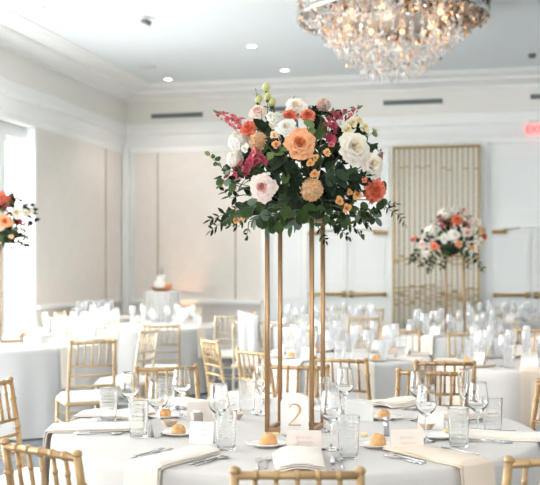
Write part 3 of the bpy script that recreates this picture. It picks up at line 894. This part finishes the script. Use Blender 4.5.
# ---------------------------------------------------------------- flowers
def orient(p,n,roll=0):
    n=Vector(n).normalized(); q=n.to_track_quat('Z','Y')
    return Matrix.Translation(Vector(p)) @ q.to_matrix().to_4x4() @ Matrix.Rotation(roll,4,'Z')
def petal(g,M,a0,half,R0,R1,H,z0,curl,nu=7,nv=6,ruf=0,ph=0,tipw=.8):
    def f(u_,v):
        u=(u_-.5)*2
        wv=.45+.55*math.sin(PI*min(1,v*.62+.1)) if v<.75 else (.45+.55*math.sin(PI*(.75*.62+.1)))*(1-(v-.75)*(1-tipw)*2)
        an=a0+u*half*wv
        vv=v*(1-.16*u*u)
        c=max(0,vv-.55)
        rad=R0+(R1-R0)*vv**.75*(1-.06*u*u)+curl*R1*c*c*3.2*(1+.3*u*u)
        z=z0+H*math.sin(min(1,vv)*PI*.52)-curl*H*c*c*2.2*(1+.5*abs(u))
        if ruf:
            z+=ruf*v*v*math.sin(6*u+ph); rad+=ruf*v*v*math.cos(8*u+ph*1.7)
        return (rad*math.cos(an),rad*math.sin(an),z)
    g.grid(f,nu,nv,M)
def rose(g,p,n,r,col,q,lod=0,open_=1.0):
    M=orient(p,n,q.uniform(0,6))
    nu,nv=(8,7) if not lod else (5,4)
    N=26 if not lod else 12
    a=q.uniform(0,6)
    for k in range(N):
        t=k/(N-1); a+=R(137.5)
        g.m(('petal_deep_' if t<.3 else 'petal_')+col)
        R1=.13+.65*t**.9; H=.60+.75*t-1.0*t*t if t<.5 else .725-.70*(t-.5); half=R(74-28*t**.6); curl=.03+.5*t
        petal(g,M,a,half*q.uniform(.92,1.08),(.03+.12*t)*r,R1*r*q.uniform(.95,1.05),H*r*q.uniform(.95,1.05),(.12-.14*t)*r,curl,nu,nv,ruf=.06*r*t,ph=q.uniform(0,6),tipw=.72)
    g.m('petal_deep_'+col).ball((0,0,.34*r),.10*r,8,6,M,sq=(1,1,2.6))
    g.m('stem').lathe([(.001,-.35*r),(.2*r,-.12*r),(.22*r,.08*r)],8,M,close=False)
def carnation(g,p,n,r,col,q,lod=0,ruff=.13):
    M=orient(p,n,q.uniform(0,6))
    if ruff<.15:
        cnt=16 if lod else 44
        for i in range(cnt):
            z=1-1.1*(i+.5)/cnt; a=i*2.39996; s_=math.sqrt(max(0,1-z*z)); d=Vector((s_*math.cos(a),s_*math.sin(a),z*.75))
            floret(g,M@(d*r*.72*q.uniform(.85,1.08)),M.to_3x3()@d+ev(q)*.35,r*.36,('petal_' if i%4 else 'petal_deep_')+col,q,5,.5)
    else:
        for i,(R1,H,cnt,curl) in enumerate([(.28,.75,4,0),(.45,.72,6,.05),(.62,.58,7,.12),(.76,.38,8,.25),(.84,.16,8,.3)]):
            g.m(('petal_deep_' if i%2==0 else 'petal_')+col)
            for k in range(cnt):
                petal(g,M,2*PI*k/cnt+q.uniform(-.3,.3),R(40),.05*r,R1*r*q.uniform(.88,1.08),H*r*q.uniform(.85,1.15),0,curl,9 if not lod else 5,5,ruf=.12*r,ph=q.uniform(0,6),tipw=1.2)
    g.m('leaf_olive').lathe([(.001,-.5*r),(.16*r,-.35*r),(.2*r,.05*r)],8,M,close=False)
def ev(q): return Vector((q.gauss(0,1),q.gauss(0,1),q.gauss(0,1))).normalized()
def floret(g,p,n,r,mn,q,k=4,wav=0):
    M=orient(p,n,q.uniform(0,6)); g.m(mn)
    for i in range(k):
        a=2*PI*i/k
        def f(u,v):
            w=(u-.5)*1.25*math.sin(PI*(.12+.80*v))
            return (r*(v*math.cos(a)-w*math.sin(a)),r*(v*math.sin(a)+w*math.cos(a)),r*.3*v*v-r*.12*abs(u-.5)*v+wav*r*v*v*math.sin(9*u+i*2))
        g.grid(f,3 if not wav else 5,3,M)
def cluster(g,p,n,r,col,q,cnt=46):
    M=orient(p,n)
    for i in range(cnt):
        z=1-1.35*(i+.5)/cnt; a=i*2.39996; s=math.sqrt(max(0,1-z*z)); d=Vector((s*math.cos(a),s*math.sin(a),z))
        wp=M@(d*r*.78*q.uniform(.9,1.1)); wn=(M.to_3x3()@d)
        floret(g,wp,wn+Vector((q.uniform(-.3,.3),q.uniform(-.3,.3),q.uniform(-.3,.3))),r*.30,('petal_' if i%3 else 'petal_deep_')+col,q)
    g.m('leaf_olive').ball((0,0,-.05*r),r*.6,10,7,M)
def spike(g,p0,p1,r,cols,q,cnt=16):
    p0,p1=Vector(p0),Vector(p1); g.m('stem').tube([p0,p0.lerp(p1,.5)+Vector((0,0,.005)),p1],[.0022,.0018,.001],6)
    ax=(p1-p0).normalized(); s=ax.orthogonal().normalized()
    for i in range(cnt):
        t=(i+.5)/cnt; a=i*2.4; d=(Quaternion(ax,a)@s)
        rr=r*(1-.55*t); rr*=.74; c=p0.lerp(p1,t)+d*rr*1.15
        col=q.choice(cols)
        M=orient(c,d+ax*.4,q.uniform(0,6))
        for L,(R1,H) in enumerate(((.5,.55),(1.0,.35))):
            g.m(('petal_deep_' if L==0 else 'petal_')+col)
            for k in range(4 if L else 3): petal(g,M,2*PI*k/(4 if L else 3)+L,R(48),.05*rr,R1*rr,H*rr,0,.25,4,3,ruf=.1*rr,ph=q.uniform(0,6))
    for i in range(4):
        t=1+.05*i; g.m('leaf_olive').ball(p0.lerp(p1,t),r*.28*(1-.15*i),7,5)
def bud(g,p,n,r,mn='bud_green'):
    M=orient(p,n); g.m(mn)
    g.grid(lambda u,v:((r*math.sin(PI*(.02+.93*v))**.8*(1+.08*math.cos(10*PI*u)))*math.cos(2*PI*u+v*1.5),(r*math.sin(PI*(.02+.93*v))**.8*(1+.08*math.cos(10*PI*u)))*math.sin(2*PI*u+v*1.5),r*3*v-.9*r),16,8,M)
    g.m('leaf_mid').lathe([(.001,-1.3*r),(.45*r,-.8*r),(.62*r,-.3*r)],8,M,close=False)
def leaf(g,p,n,d,L,Wd,mn,bend=.15,round_=False):
    """leaf blade from p along d, facing n"""
    d=Vector(d).normalized(); n=Vector(n); s=d.cross(n)
    if s.length<1e-4: s=d.orthogonal()
    s.normalize(); n=s.cross(d).normalized(); p=Vector(p); g.m(mn)
    def f(u,v):
        t=(u-.5)*2
        w=Wd*.5*(math.sin(PI*v)**.5 if round_ else math.sin(PI*v**.85)**.9)
        return p+d*(L*v)+s*(t*w)+n*(-bend*L*v*v+.18*w*abs(t))
    g.grid(f,4,6 if not round_ else 7)
def ev(q): return Vector((q.gauss(0,1),q.gauss(0,1),q.gauss(0,1))).normalized()
def sprig(g,pts,cnt,L,Wd,mns,q,round_=False,end=True,pair=True):
    pts=[Vector(p) for p in pts]; g.m('stem').tube(pts,[.0022*(1-.6*i/(len(pts)-1)) for i in range(len(pts))],5)
    n=len(pts)-1
    for i in range(cnt):
        t=.15+.85*(i+.5)/cnt; k=min(int(t*n),n-1); c=pts[k].lerp(pts[k+1],t*n-k); ax=(pts[k+1]-pts[k]).normalized()
        for sgn in((-1,1) if pair else (1 if i%2 else -1,)):
            sd=(ax.cross(Vector((0,-1,.3)))).normalized()*sgn
            d=(ax*.7+sd*.9+ev(q)*.3)
            sc=q.uniform(.8,1.15)*(1-.3*t)
            leaf(g,c,Vector((0,-.8,.6))+ev(q)*.5,d,L*sc,Wd*sc,q.choice(mns),q.uniform(0,.3),round_)
    if end: leaf(g,pts[-1],Vector((0,-.8,.6))+ev(q)*.3,pts[-1]-pts[-2],L*.9,Wd*.8,q.choice(mns),.1,round_)
def bouquet(name,cx,cy,zc,label,s,px0,py0,A,B,C,items,seed,lod=0,leaves=170,zbase=None):
    """cx,cy centre in camera frame, zc height of middle; items at picture offsets scaled by s"""
    q=random.Random(seed)
    e=empty(name,W(cx,cy,zbase),TH); tag(e,label,'flower arrangement','tall floral arrangements')
    zo=zc-zbase
    def P(px,py,out=1.0,back=False):
        dx=(px-px0)*s; dz=(py0-py)*s
        k=1-(dx/A)**2-(dz/B)**2
        dy=-C*math.sqrt(max(0.02,k))*out
        if k<=0.02: dy=-C*.14*out+q.uniform(-.03,.02)
        if back: dy=-dy
        return Vector((dx,dy,dz+zo)), Vector((dx/A**2*1.0,dy/C**2,dz/B**2)).normalized()
    c0=Vector((0,0,zo-.08))
    for it in items:
        kind,px,py,r=it[:4]; col=it[4] if len(it)>4 else None; r=r*s
        g=MB()
        for back in((False,True) if kind in('rose','carn','clus','ruf') and it[-1]!='front' and abs(px-px0)*s<A*.75 else (False,)):
            qq=q
            p,n=P(px+(q.uniform(-6,6)/s*.004 if back else 0),py,back=back)
            if not back: n=(n*.62+Vector((0,-1,.12))*.5).normalized()
            g=MB()
            g.m('stem').tube([c0.lerp(p,.5),p-n*r*.3],[.003,.0022],5)
            if kind=='rose': rose(g,p-n*r*.35,n,r*1.02,col,q,lod); nm='rose'
            elif kind=='carn': carnation(g,p-n*r*.25,n,r,col,q,lod); nm='carnation'
            elif kind=='ruf': carnation(g,p-n*r*.25,n,r,col,q,lod,.2); nm='ruffled_bloom'
            elif kind=='clus': cluster(g,p-n*r*.35,n,r,col,q,24 if lod else 62); nm='hydrangea_cluster'
            elif kind=='spray': rose(g,p-n*r*.1,n,r,col,q,1); nm='spray_rose'
            elif kind=='bud': bud(g,p,Vector((q.uniform(-.3,.3),-.1,1)),r,'bud_green'); nm='flower_bud'
            elif kind=='spike':
                g=MB(); pe,_=P(it[5],it[6]); g.m('stem').tube([c0,p],.002,5); spike(g,p,pe,r,[col,it[7]],q,14 if not lod else 8); nm='stock_stem'
            g.build(nm,e)
    # leaves
    gl=[]
    for i in range(leaves):
        d=ev(q); 
        if d.z<-.62: d.z*=-.4
        d.normalize()
        rr=q.uniform(.5,.9)*(.66 if d.z<-.25 else 1)
        p=Vector((d.x*A*rr,d.y*C*rr,d.z*B*rr+zo)) 
        big=q.random()<.35
        gl.append((p,d,big))
    g=MB()
    for p,d,big in gl:
        t=(ev(q)*.8+d*.6+Vector((0,0,.1)))
        leaf(g,p,d+ev(q)*.4,t,q.uniform(.045,.075)*(1 if not big else 1.0),q.uniform(.028,.05),q.choice(['leaf_dark','leaf_dark','leaf_dark','leaf_dark','leaf_mid','leaf_bluegreen']),q.uniform(0,.4),big)
    o=g.build('filler_leaves',e); o['kind']='stuff'
    g=MB().m('foam_bowl').lathe([(.03,.0),(.07,.01),(.10,.05),(.11,.08),(.09,.10),(.001,.12)],24); g.build('vase_bowl',e)
    return e,P,c0,q
S1=.0042
BX,BY=.140,4.20
items=[('rose',299,150,16.8,'peach','front'),('rose',264,190,14.8,'blush','front'),('rose',296,111,12,'cream','front'),('rose',259,112,11,'blushrose','front'),
('carn',279,126,10,'white','front'),('rose',286,133,11,'white','front'),('clus',239,141,12,'white'),('clus',235,160,9,'white','front'),('ruf',250,131,9,'coral','front'),('carn',259,145,9.5,'peachpale','front'),
('spray',275,141,5,'peachpale'),('spray',277,150,5,'peach'),('ruf',289,121,8,'coral','front'),('ruf',307,120,7,'coral','front'),
('rose',350,152,17.5,'cream','front'),('rose',368,167,14,'cream','front'),('ruf',372,191,12.5,'coral','front'),('carn',310,193,11,'peachpale','front'),
('spray',324,158,4.5,'orange'),('spray',313,163,4,'orange'),('spray',308,168,4.5,'orange'),('spray',312,178,5,'orange'),('spray',346,194,3.6,'orange'),('spray',353,196,6,'orange'),('spray',336,203,5,'orange'),('spray',343,209,5.2,'orange'),
('spray',238,219,4.5,'orange'),('spray',245,218,3.5,'peachpale'),
('spray',350,127,6.5,'butter'),('spray',357,123,6,'butter'),('spray',363,130,6.5,'butter'),('spray',344,134,6.5,'butter'),('spray',338,128,5,'white'),
('carn',323,106,7.5,'blushrose','front'),('spray',377,158,5,'dust'),('spray',332,147,5,'leaf') if False else ('spray',328,150,3.5,'pinkred'),
('spray',272,121,6,'white'),('rose',325,240,1,'cream') if False else ('spray',360,183,4,'coral'),
('bud',267,90,3.4),('bud',268,99,3.2),('bud',259,101,3.2),('bud',273,105,3.4),('bud',385,186,2.6),
('spike',243,124,6,'pinkred',219,113,'pinkred'),('spike',260,158,6,'magenta',246,172,'pinkred'),('spike',250,168,6.5,'magenta',222,184,'pinkred'),
('spike',325,142,7,'magenta',331,116,'magenta'),('spike',333,124,5.5,'magenta',358,108,'pinkred'),('spike',262,166,5,'pinkred',256,152,'magenta'),
('rose',330,100,9,'cream') if False else ('spray',247,152,5,'white')]
e,P,c0,q=bouquet('floral_arrangement',BX,BY,1.43+.09*4.2,'lush tall bouquet of peach, cream and crimson flowers on the gold stand',S1,304,178,.345,.34,.27,items,5,0,430,ZS+.007)
def pt(px,py,out=1.0,dy=0):
    p,_=P(px,py,out); return p+Vector((0,dy,0))
def sp(pxs,cnt,L,Wd,mns,round_=False,pair=True,out=1.0,nm='foliage_sprig'):
    g=MB(); pts=[c0.lerp(pt(*pxs[0],out),.3)]+[pt(x,y,out) for x,y in pxs]
    sprig(g,pts[1:],cnt,L,Wd,mns,q,round_,True,pair); g.m('stem').tube(pts[:2],.002,5); g.build(nm,e)
DK=['leaf_dark','leaf_dark','leaf_mid']; EU=['leaf_bluegreen','leaf_grey','leaf_mid']
sp([(245,205),(228,212),(212,218)],5,.05,.017,DK); sp([(240,212),(222,222),(212,229)],4,.048,.016,DK); sp([(250,215),(240,225),(228,224)],3,.04,.016,DK)
sp([(245,196),(232,198),(225,190)],3,.05,.022,DK); sp([(250,222),(249,230),(247,236)],2,.034,.014,DK)
sp([(372,196),(386,206),(398,214),(404,222)],6,.034,.009,DK); sp([(374,200),(384,203),(394,203)],4,.03,.009,DK)
sp([(335,215),(350,226),(362,233)],5,.045,.016,DK); sp([(320,215),(335,226),(346,236)],5,.045,.017,DK); sp([(352,212),(364,222),(370,226)],4,.036,.014,DK)
sp([(314,222),(320,234),(324,240)],3,.034,.012,DK); sp([(350,210),(366,212),(378,208)],5,.04,.016,DK)
sp([(240,175),(224,168),(211,155)],4,.032,.026,['leaf_olive','leaf_grey','leaf_mid'],True,False); sp([(240,185),(228,178),(220,160)],3,.04,.034,['leaf_grey','leaf_grey','leaf_bluegreen'],True,False)
sp([(245,190),(234,184),(222,178)],3,.055,.044,['leaf_mid','leaf_dark'],True,False)
sp([(280,208),(271,217),(269,228)],4,.06,.045,EU,True); sp([(300,206),(296,216),(292,226)],4,.06,.046,EU,True); sp([(262,205),(250,208),(242,212)],4,.055,.045,EU,True)
sp([(288,202),(281,212),(280,222)],4,.062,.048,['leaf_mid','leaf_bluegreen'],True); sp([(318,200),(322,212),(328,220)],4,.055,.038,['leaf_mid','leaf_dark'])
sp([(338,208),(342,216),(338,224)],3,.05,.036,['leaf_dark','leaf_mid']); sp([(268,204),(262,214),(258,221)],3,.055,.042,EU,True)
sp([(296,196),(304,208),(308,218)],4,.06,.04,['leaf_mid','leaf_dark'],True); sp([(352,140),(366,138),(374,130)],2,.04,.036,['leaf_olive'],True,False)
sp([(375,170),(382,192),(380,200)],3,.045,.04,['leaf_bluegreen','leaf_mid'],True,False); sp([(360,145),(374,150),(382,152)],3,.03,.010,['leaf_dark'])
sp([(318,132),(320,118),(322,108)],2,.028,.008,['leaf_mid']); sp([(268,120),(268,105),(268,94)],2,.02,.006,['leaf_mid']); sp([(262,108),(258,100),(257,92)],2,.02,.006,['leaf_mid'])
sp([(318,150),(320,142),(312,134)],3,.06,.05,['leaf_olive','leaf_mid'],True,False,1.03); sp([(330,170),(332,180),(334,190)],4,.07,.055,['leaf_dark','leaf_bluegreen'],True,True,.98)
sp([(285,160),(284,172),(290,182)],4,.07,.05,['leaf_dark','leaf_dark','leaf_mid'],True,True,.98); sp([(296,168),(300,180),(296,196)],4,.065,.05,['leaf_dark'],True,True,.96)
sp([(340,180),(350,184),(362,178)],4,.06,.045,['leaf_dark'],True,True,.98); sp([(270,152),(276,160),(282,152)],3,.05,.035,['leaf_olive','leaf_dark'],False,True,1.0)
for a in range(9):
    t=R(20+a*18); g=MB(); p1=Vector((.30*math.cos(t),.22*math.sin(t)+.02,c0.z-.05)); sprig(g,[c0,p1.lerp(c0,.4)+Vector((0,0,.02)),p1,p1*1.1+Vector((0,0,-.02-c0.z*.1))],5,.055,.04,EU,q,True); g.build('foliage_sprig',e)

items2=[('rose',449.6,234,6.3,'white','front'),('rose',439,238,5.2,'white','front'),('rose',462,232,6,'blush','front'),('rose',453.5,243,4.5,'peach','front'),('rose',431,245,5.5,'coral','front'),
('rose',420,243,5,'blush','front'),('rose',424,252,4,'white','front'),('ruf',452.6,219,6,'coral'),('spike',436,224,3.4,'magenta',440,211,'magenta'),('spike',461,226,3,'magenta',467,215,'magenta'),
('clus',442,211,6.5,'white'),('rose',461,209,6,'blush'),('rose',472,222,7.5,'cream','front'),('rose',479,229,5.5,'peachpale','front'),('ruf',481,235,4.5,'coral','front'),('rose',478,241,5.5,'cream','front'),
('spray',467,246,3.2,'peach'),('clus',429,228,6.5,'white'),('rose',452,208,5,'white'),('spray',412,238,3,'pinkred'),('spray',415,236,3,'coral')]
e2,P2,c2,q2=bouquet('floral_arrangement',M2X-.05,M2Y,1.43+.32*1.05,'distant bouquet of white, blush and coral flowers before the gold screen',.0105,450,236,.36,.33,.28,items2,9,1,150,1.587)
items3=[('rose',13,223,8.5,'peach','front'),('rose',1,225,7,'white','front'),('rose',7,229,5,'blushrose','front'),('ruf',5,199,8,'coral'),('spike',0,215,4,'magenta',3,204,'magenta'),('spike',12,212,3,'magenta',14,200,'pinkred'),
('rose',23,214,7,'cream','front'),('rose',31,214,4.5,'cream','front'),('spike',24,222,3,'magenta',33,226,'magenta'),('spray',26,230,3,'white'),('spray',17,237,3,'peachpale'),('rose',-12,215,8,'cream'),('rose',-14,228,7,'peach'),('clus',-4,204,7,'white'),('rose',-8,238,5,'blush','front'),('spray',35,212,3,'cream')]
e3,P3,c3,q3=bouquet('floral_arrangement',L1X-.03,L1Y,1.43+.05*9.3,'bouquet of coral, cream and pink flowers at the left picture edge',.0093,8,220,.30,.28,.26,items3,14,1,190,1.697)
for (ee,PP,cc,qq,lst) in ((e2,P2,c2,q2,[[(430,252),(420,262)],[(445,252),(440,265)],[(470,252),(482,268)],[(460,250),(468,264)],[(432,255),(428,268)],[(418,248),(411,258)]]),(e3,P3,c3,q3,[[(10,238),(4,247)],[(20,236),(28,244)],[(0,238),(-8,246)],[(14,240),(18,250)],[(26,232),(34,238)]])):
    for L in lst:
        g=MB(); pts=[cc,PP(*L[0])[0],PP(*L[1])[0]]; sprig(g,pts,6,.07,.04,['leaf_bluegreen','leaf_dark','leaf_mid'],qq,True); g.build('foliage_sprig',ee)

# ---------------------------------------------------------------- cake table
kx,ky=txy(161.5,15.3); hk=1.43-22*.0153
g=MB().m('cake_icing'); 
def skirt(u,v):
    a=2*PI*u; z=hk*(1-v)+.01; r=.27+.01*v+.012*math.sin(22*a)*min(1,v*4)
    return (r*math.cos(a),r*math.sin(a),z)
g.grid(skirt,180,10); g.lathe([(.001,hk+.012),(.262,hk+.012),(.27,hk+.005)],40,close=False)
o=g.build('cake_tablecloth',loc=W(kx,ky)); tag(o,'white floor-length cloth on the tall round cake table','tablecloth')
t=empty('cake_table',W(kx,ky)); tag(t,'tall round pedestal table under white cloth carrying the cake','table')
MB().m('wood_ply').lathe([(.25,hk-.025),(.25,hk)],32).build('table_top',t); MB().m('black_metal').lathe([(.2,0),(.2,.02),(.03,.04),(.03,hk-.025)],20).build('pedestal',t)
ks=empty('wedding_cake',W(kx,ky,hk+.013)); tag(ks,'small two-tier white cake on gold stand by the back wall','cake')
MB().m('gold').lathe([(.11,0),(.115,.012),(.14,.03),(.145,.04),(.13,.045)],32).build('cake_stand',ks)
MB().m('cake_icing').lathe([(.105,.045),(.11,.055),(.11,.14),(.104,.15)],32).build('cake_tier',ks)
MB().m('cake_icing').lathe([(.068,.15),(.072,.156),(.072,.235),(.066,.243)],32).build('cake_tier',ks)
MB().m('gold').tube([(0,0,.24),(0,0,.3)],.004,6).tube([(0.03*math.cos(k*.5),0,.315+.028*math.sin(k*.5)) for k in range(14)],.004,6).build('cake_topper',ks)
qk=random.Random(2)
for x,y,z,c in((.12,-.08,.07,'peach'),(.14,-.03,.05,'orange'),(.09,-.11,.05,'peach'),(.10,-.06,.12,'peachpale'),(-.10,-.09,.05,'orange'),(.13,-.07,.035,'coral'),(.155,-.05,.08,'orange')): g=MB(); rose(g,(x,y,z),(x,y-.1,.1),.035,c,qk,1); g.build('sugar_flower',ks)
# amber uplights
for px,side in((187,'back'),(58,'left')):
    if side=='back': x=wallp(px)[0]; pos=Vector((x,WB-.4,0)); nm='small amber uplight on the floor by the back wall'
    else: y_=leftp(px)[0]; pos=Vector((LW+.4,y_,0)); nm='small amber uplight on the floor by the left wall'
    e_=empty('uplight',pos); tag(e_,nm,'uplight','amber uplights')
    MB().m('black_metal').lathe([(.06,.0),(.07,.02),(.07,.16),(.06,.17)],20).build('lamp_housing',e_)
    MB().m('amber_lens').lathe([(.001,.172),(.055,.172)],20,close=False).build('lamp_lens',e_)
    l=bpy.data.lights.new('uplight_lamp','SPOT'); l.energy=34; l.color=(1,.55,.25); l.spot_size=R(40); l.spot_blend=.9; l.shadow_soft_size=.05
    o=bpy.data.objects.new('uplight_lamp',l); COL.objects.link(o); o.location=pos+Vector((0,0,.2)); o.rotation_euler=(PI-.16 if side=='back' else PI,0 if side=='back' else .16,0)
    if side=='back': o.rotation_euler=(PI-.24,0,0)
    else: o.rotation_euler=(PI,-.0,0); o.rotation_euler=(0,PI-.24,0)

# ---------------------------------------------------------------- background settings
cardf=MB().m('card_white').box((0,-.02,.045),(.11,.002,.09),Matrix.Rotation(-.3,4,'X')).box((0,.02,.045),(.11,.002,.09),Matrix.Rotation(.3,4,'X')).mesh('far_card')
napc={}
for i,(n,X,Y,r_,m_) in enumerate(TBL):
    cnt=6 if i==0 else 8; a0=[-45,10,30,8,-102,12,25,5,200][i]
    for kk,c in ((0,'ivory'),(1,'beige')):
        if i==4 or i==8: c='beige'
        if i in(1,2,3,5,6,7): c='ivory'
        g=MB().m('napkin_'+c); napkin(g,r_,r_-.26,.13,.34,wr=i+kk); napc[(i,kk)]=g.mesh('napkin')
    for k in range(cnt):
        a=a0+k*360/cnt
        ps=[]
        x,y=polar(X,Y,a,r_-.30,.10); o=inst('wine_glass',wgf,W(x,y,ZT)); tag(o,'clear wine glass on the '+n,'glass','wine glasses on the '+n)
        x,y=polar(X,Y,a,r_-.26,-.02); o=inst('champagne_flute',fgf,W(x,y,ZT)); tag(o,'slim clear champagne flute on the '+n,'glass','champagne flutes on the '+n)
        x,y=polar(X,Y,a,r_-.24,-.13); o=inst('tumbler',tgf,W(x,y,ZT)); tag(o,'clear tumbler on the '+n,'glass','tumblers on the '+n)
        x,y=polar(X,Y,a,r_-.17 if i else r_-.34,.0); o=inst('place_card',cardf,W(x,y,ZT+.006),R(a)+PI/2+TH+rnd.uniform(-.3,.3)); tag(o,'white place card on the '+n,'place card','place cards on the '+n)
        o=inst('napkin',napc[(i,k%2)],W(X,Y),R(a)+PI/2+TH+.0); tag(o,('beige' if i in(4,8) or (i==0 and k%2) else 'ivory')+' folded napkin over the edge of the '+n,'napkin','napkins on the '+n)
        if k%2==0 and i in(3,4,5,0):
            x,y=polar(X,Y,a+18,r_-.2,0); o=inst('bread_plate',PM,W(x,y,ZT)); tag(o,'white bread plate on the '+n,'plate','bread plates on the '+n)
            o=inst('bread_roll',roll_mesh(k+i).mesh('bread_roll'),W(x,y,ZT+.007)); tag(o,'small bread roll on a plate of the '+n,'bread','bread rolls on the '+n)

# ---------------------------------------------------------------- light, camera
wd=bpy.data.worlds.new('daylight'); bpy.context.scene.world=wd; wd.use_nodes=True
nt=wd.node_tree; bg=nt.nodes['Background']; bg.inputs[0].default_value=(1,.985,.955,1)
tc=nt.nodes.new('ShaderNodeTexCoord'); sx=nt.nodes.new('ShaderNodeSeparateXYZ'); nt.links.new(tc.outputs['Generated'],sx.inputs[0])
mr=nt.nodes.new('ShaderNodeMapRange'); mr.interpolation_type='SMOOTHSTEP'     # hazy bright sky on the window side
mr.inputs[1].default_value=.25; mr.inputs[2].default_value=-.8; mr.inputs[3].default_value=4.2; mr.inputs[4].default_value=12
mz=nt.nodes.new('ShaderNodeMapRange'); mz.inputs[1].default_value=-.08; mz.inputs[2].default_value=.04; mz.inputs[3].default_value=.8; mz.inputs[4].default_value=1.0   # sunlit ground is darker than the sky
ml=nt.nodes.new('ShaderNodeMath'); ml.operation='MULTIPLY'
nt.links.new(sx.outputs[0],mr.inputs[0]); nt.links.new(sx.outputs[2],mz.inputs[0]); nt.links.new(mr.outputs[0],ml.inputs[0]); nt.links.new(mz.outputs[0],ml.inputs[1]); nt.links.new(ml.outputs[0],bg.inputs[1])
cam=bpy.data.cameras.new('camera'); co=bpy.data.objects.new('camera',cam); COL.objects.link(co)
co.location=(0,0,EYE); co.rotation_euler=(PI/2,0,TH)
cam.sensor_width=36; cam.lens=36*F/540; cam.clip_start=.05; cam.clip_end=200
cam.shift_y=(HOR-242.5)/540
cam.dof.use_dof=True; cam.dof.focus_distance=4.05; cam.dof.aperture_fstop=3.8
sc=bpy.context.scene; sc.camera=co
sc.view_settings.view_transform='Standard'; sc.view_settings.look='None'; sc.view_settings.gamma=1; sc.view_settings.exposure=0.56
sc.cycles.max_bounces=16; sc.cycles.transmission_bounces=14; sc.cycles.blur_glossy=.3; sc.cycles.transparent_max_bounces=32; sc.cycles.diffuse_bounces=5
sc.cycles.use_denoising=True
sc.cycles.caustics_reflective=False; sc.cycles.caustics_refractive=True
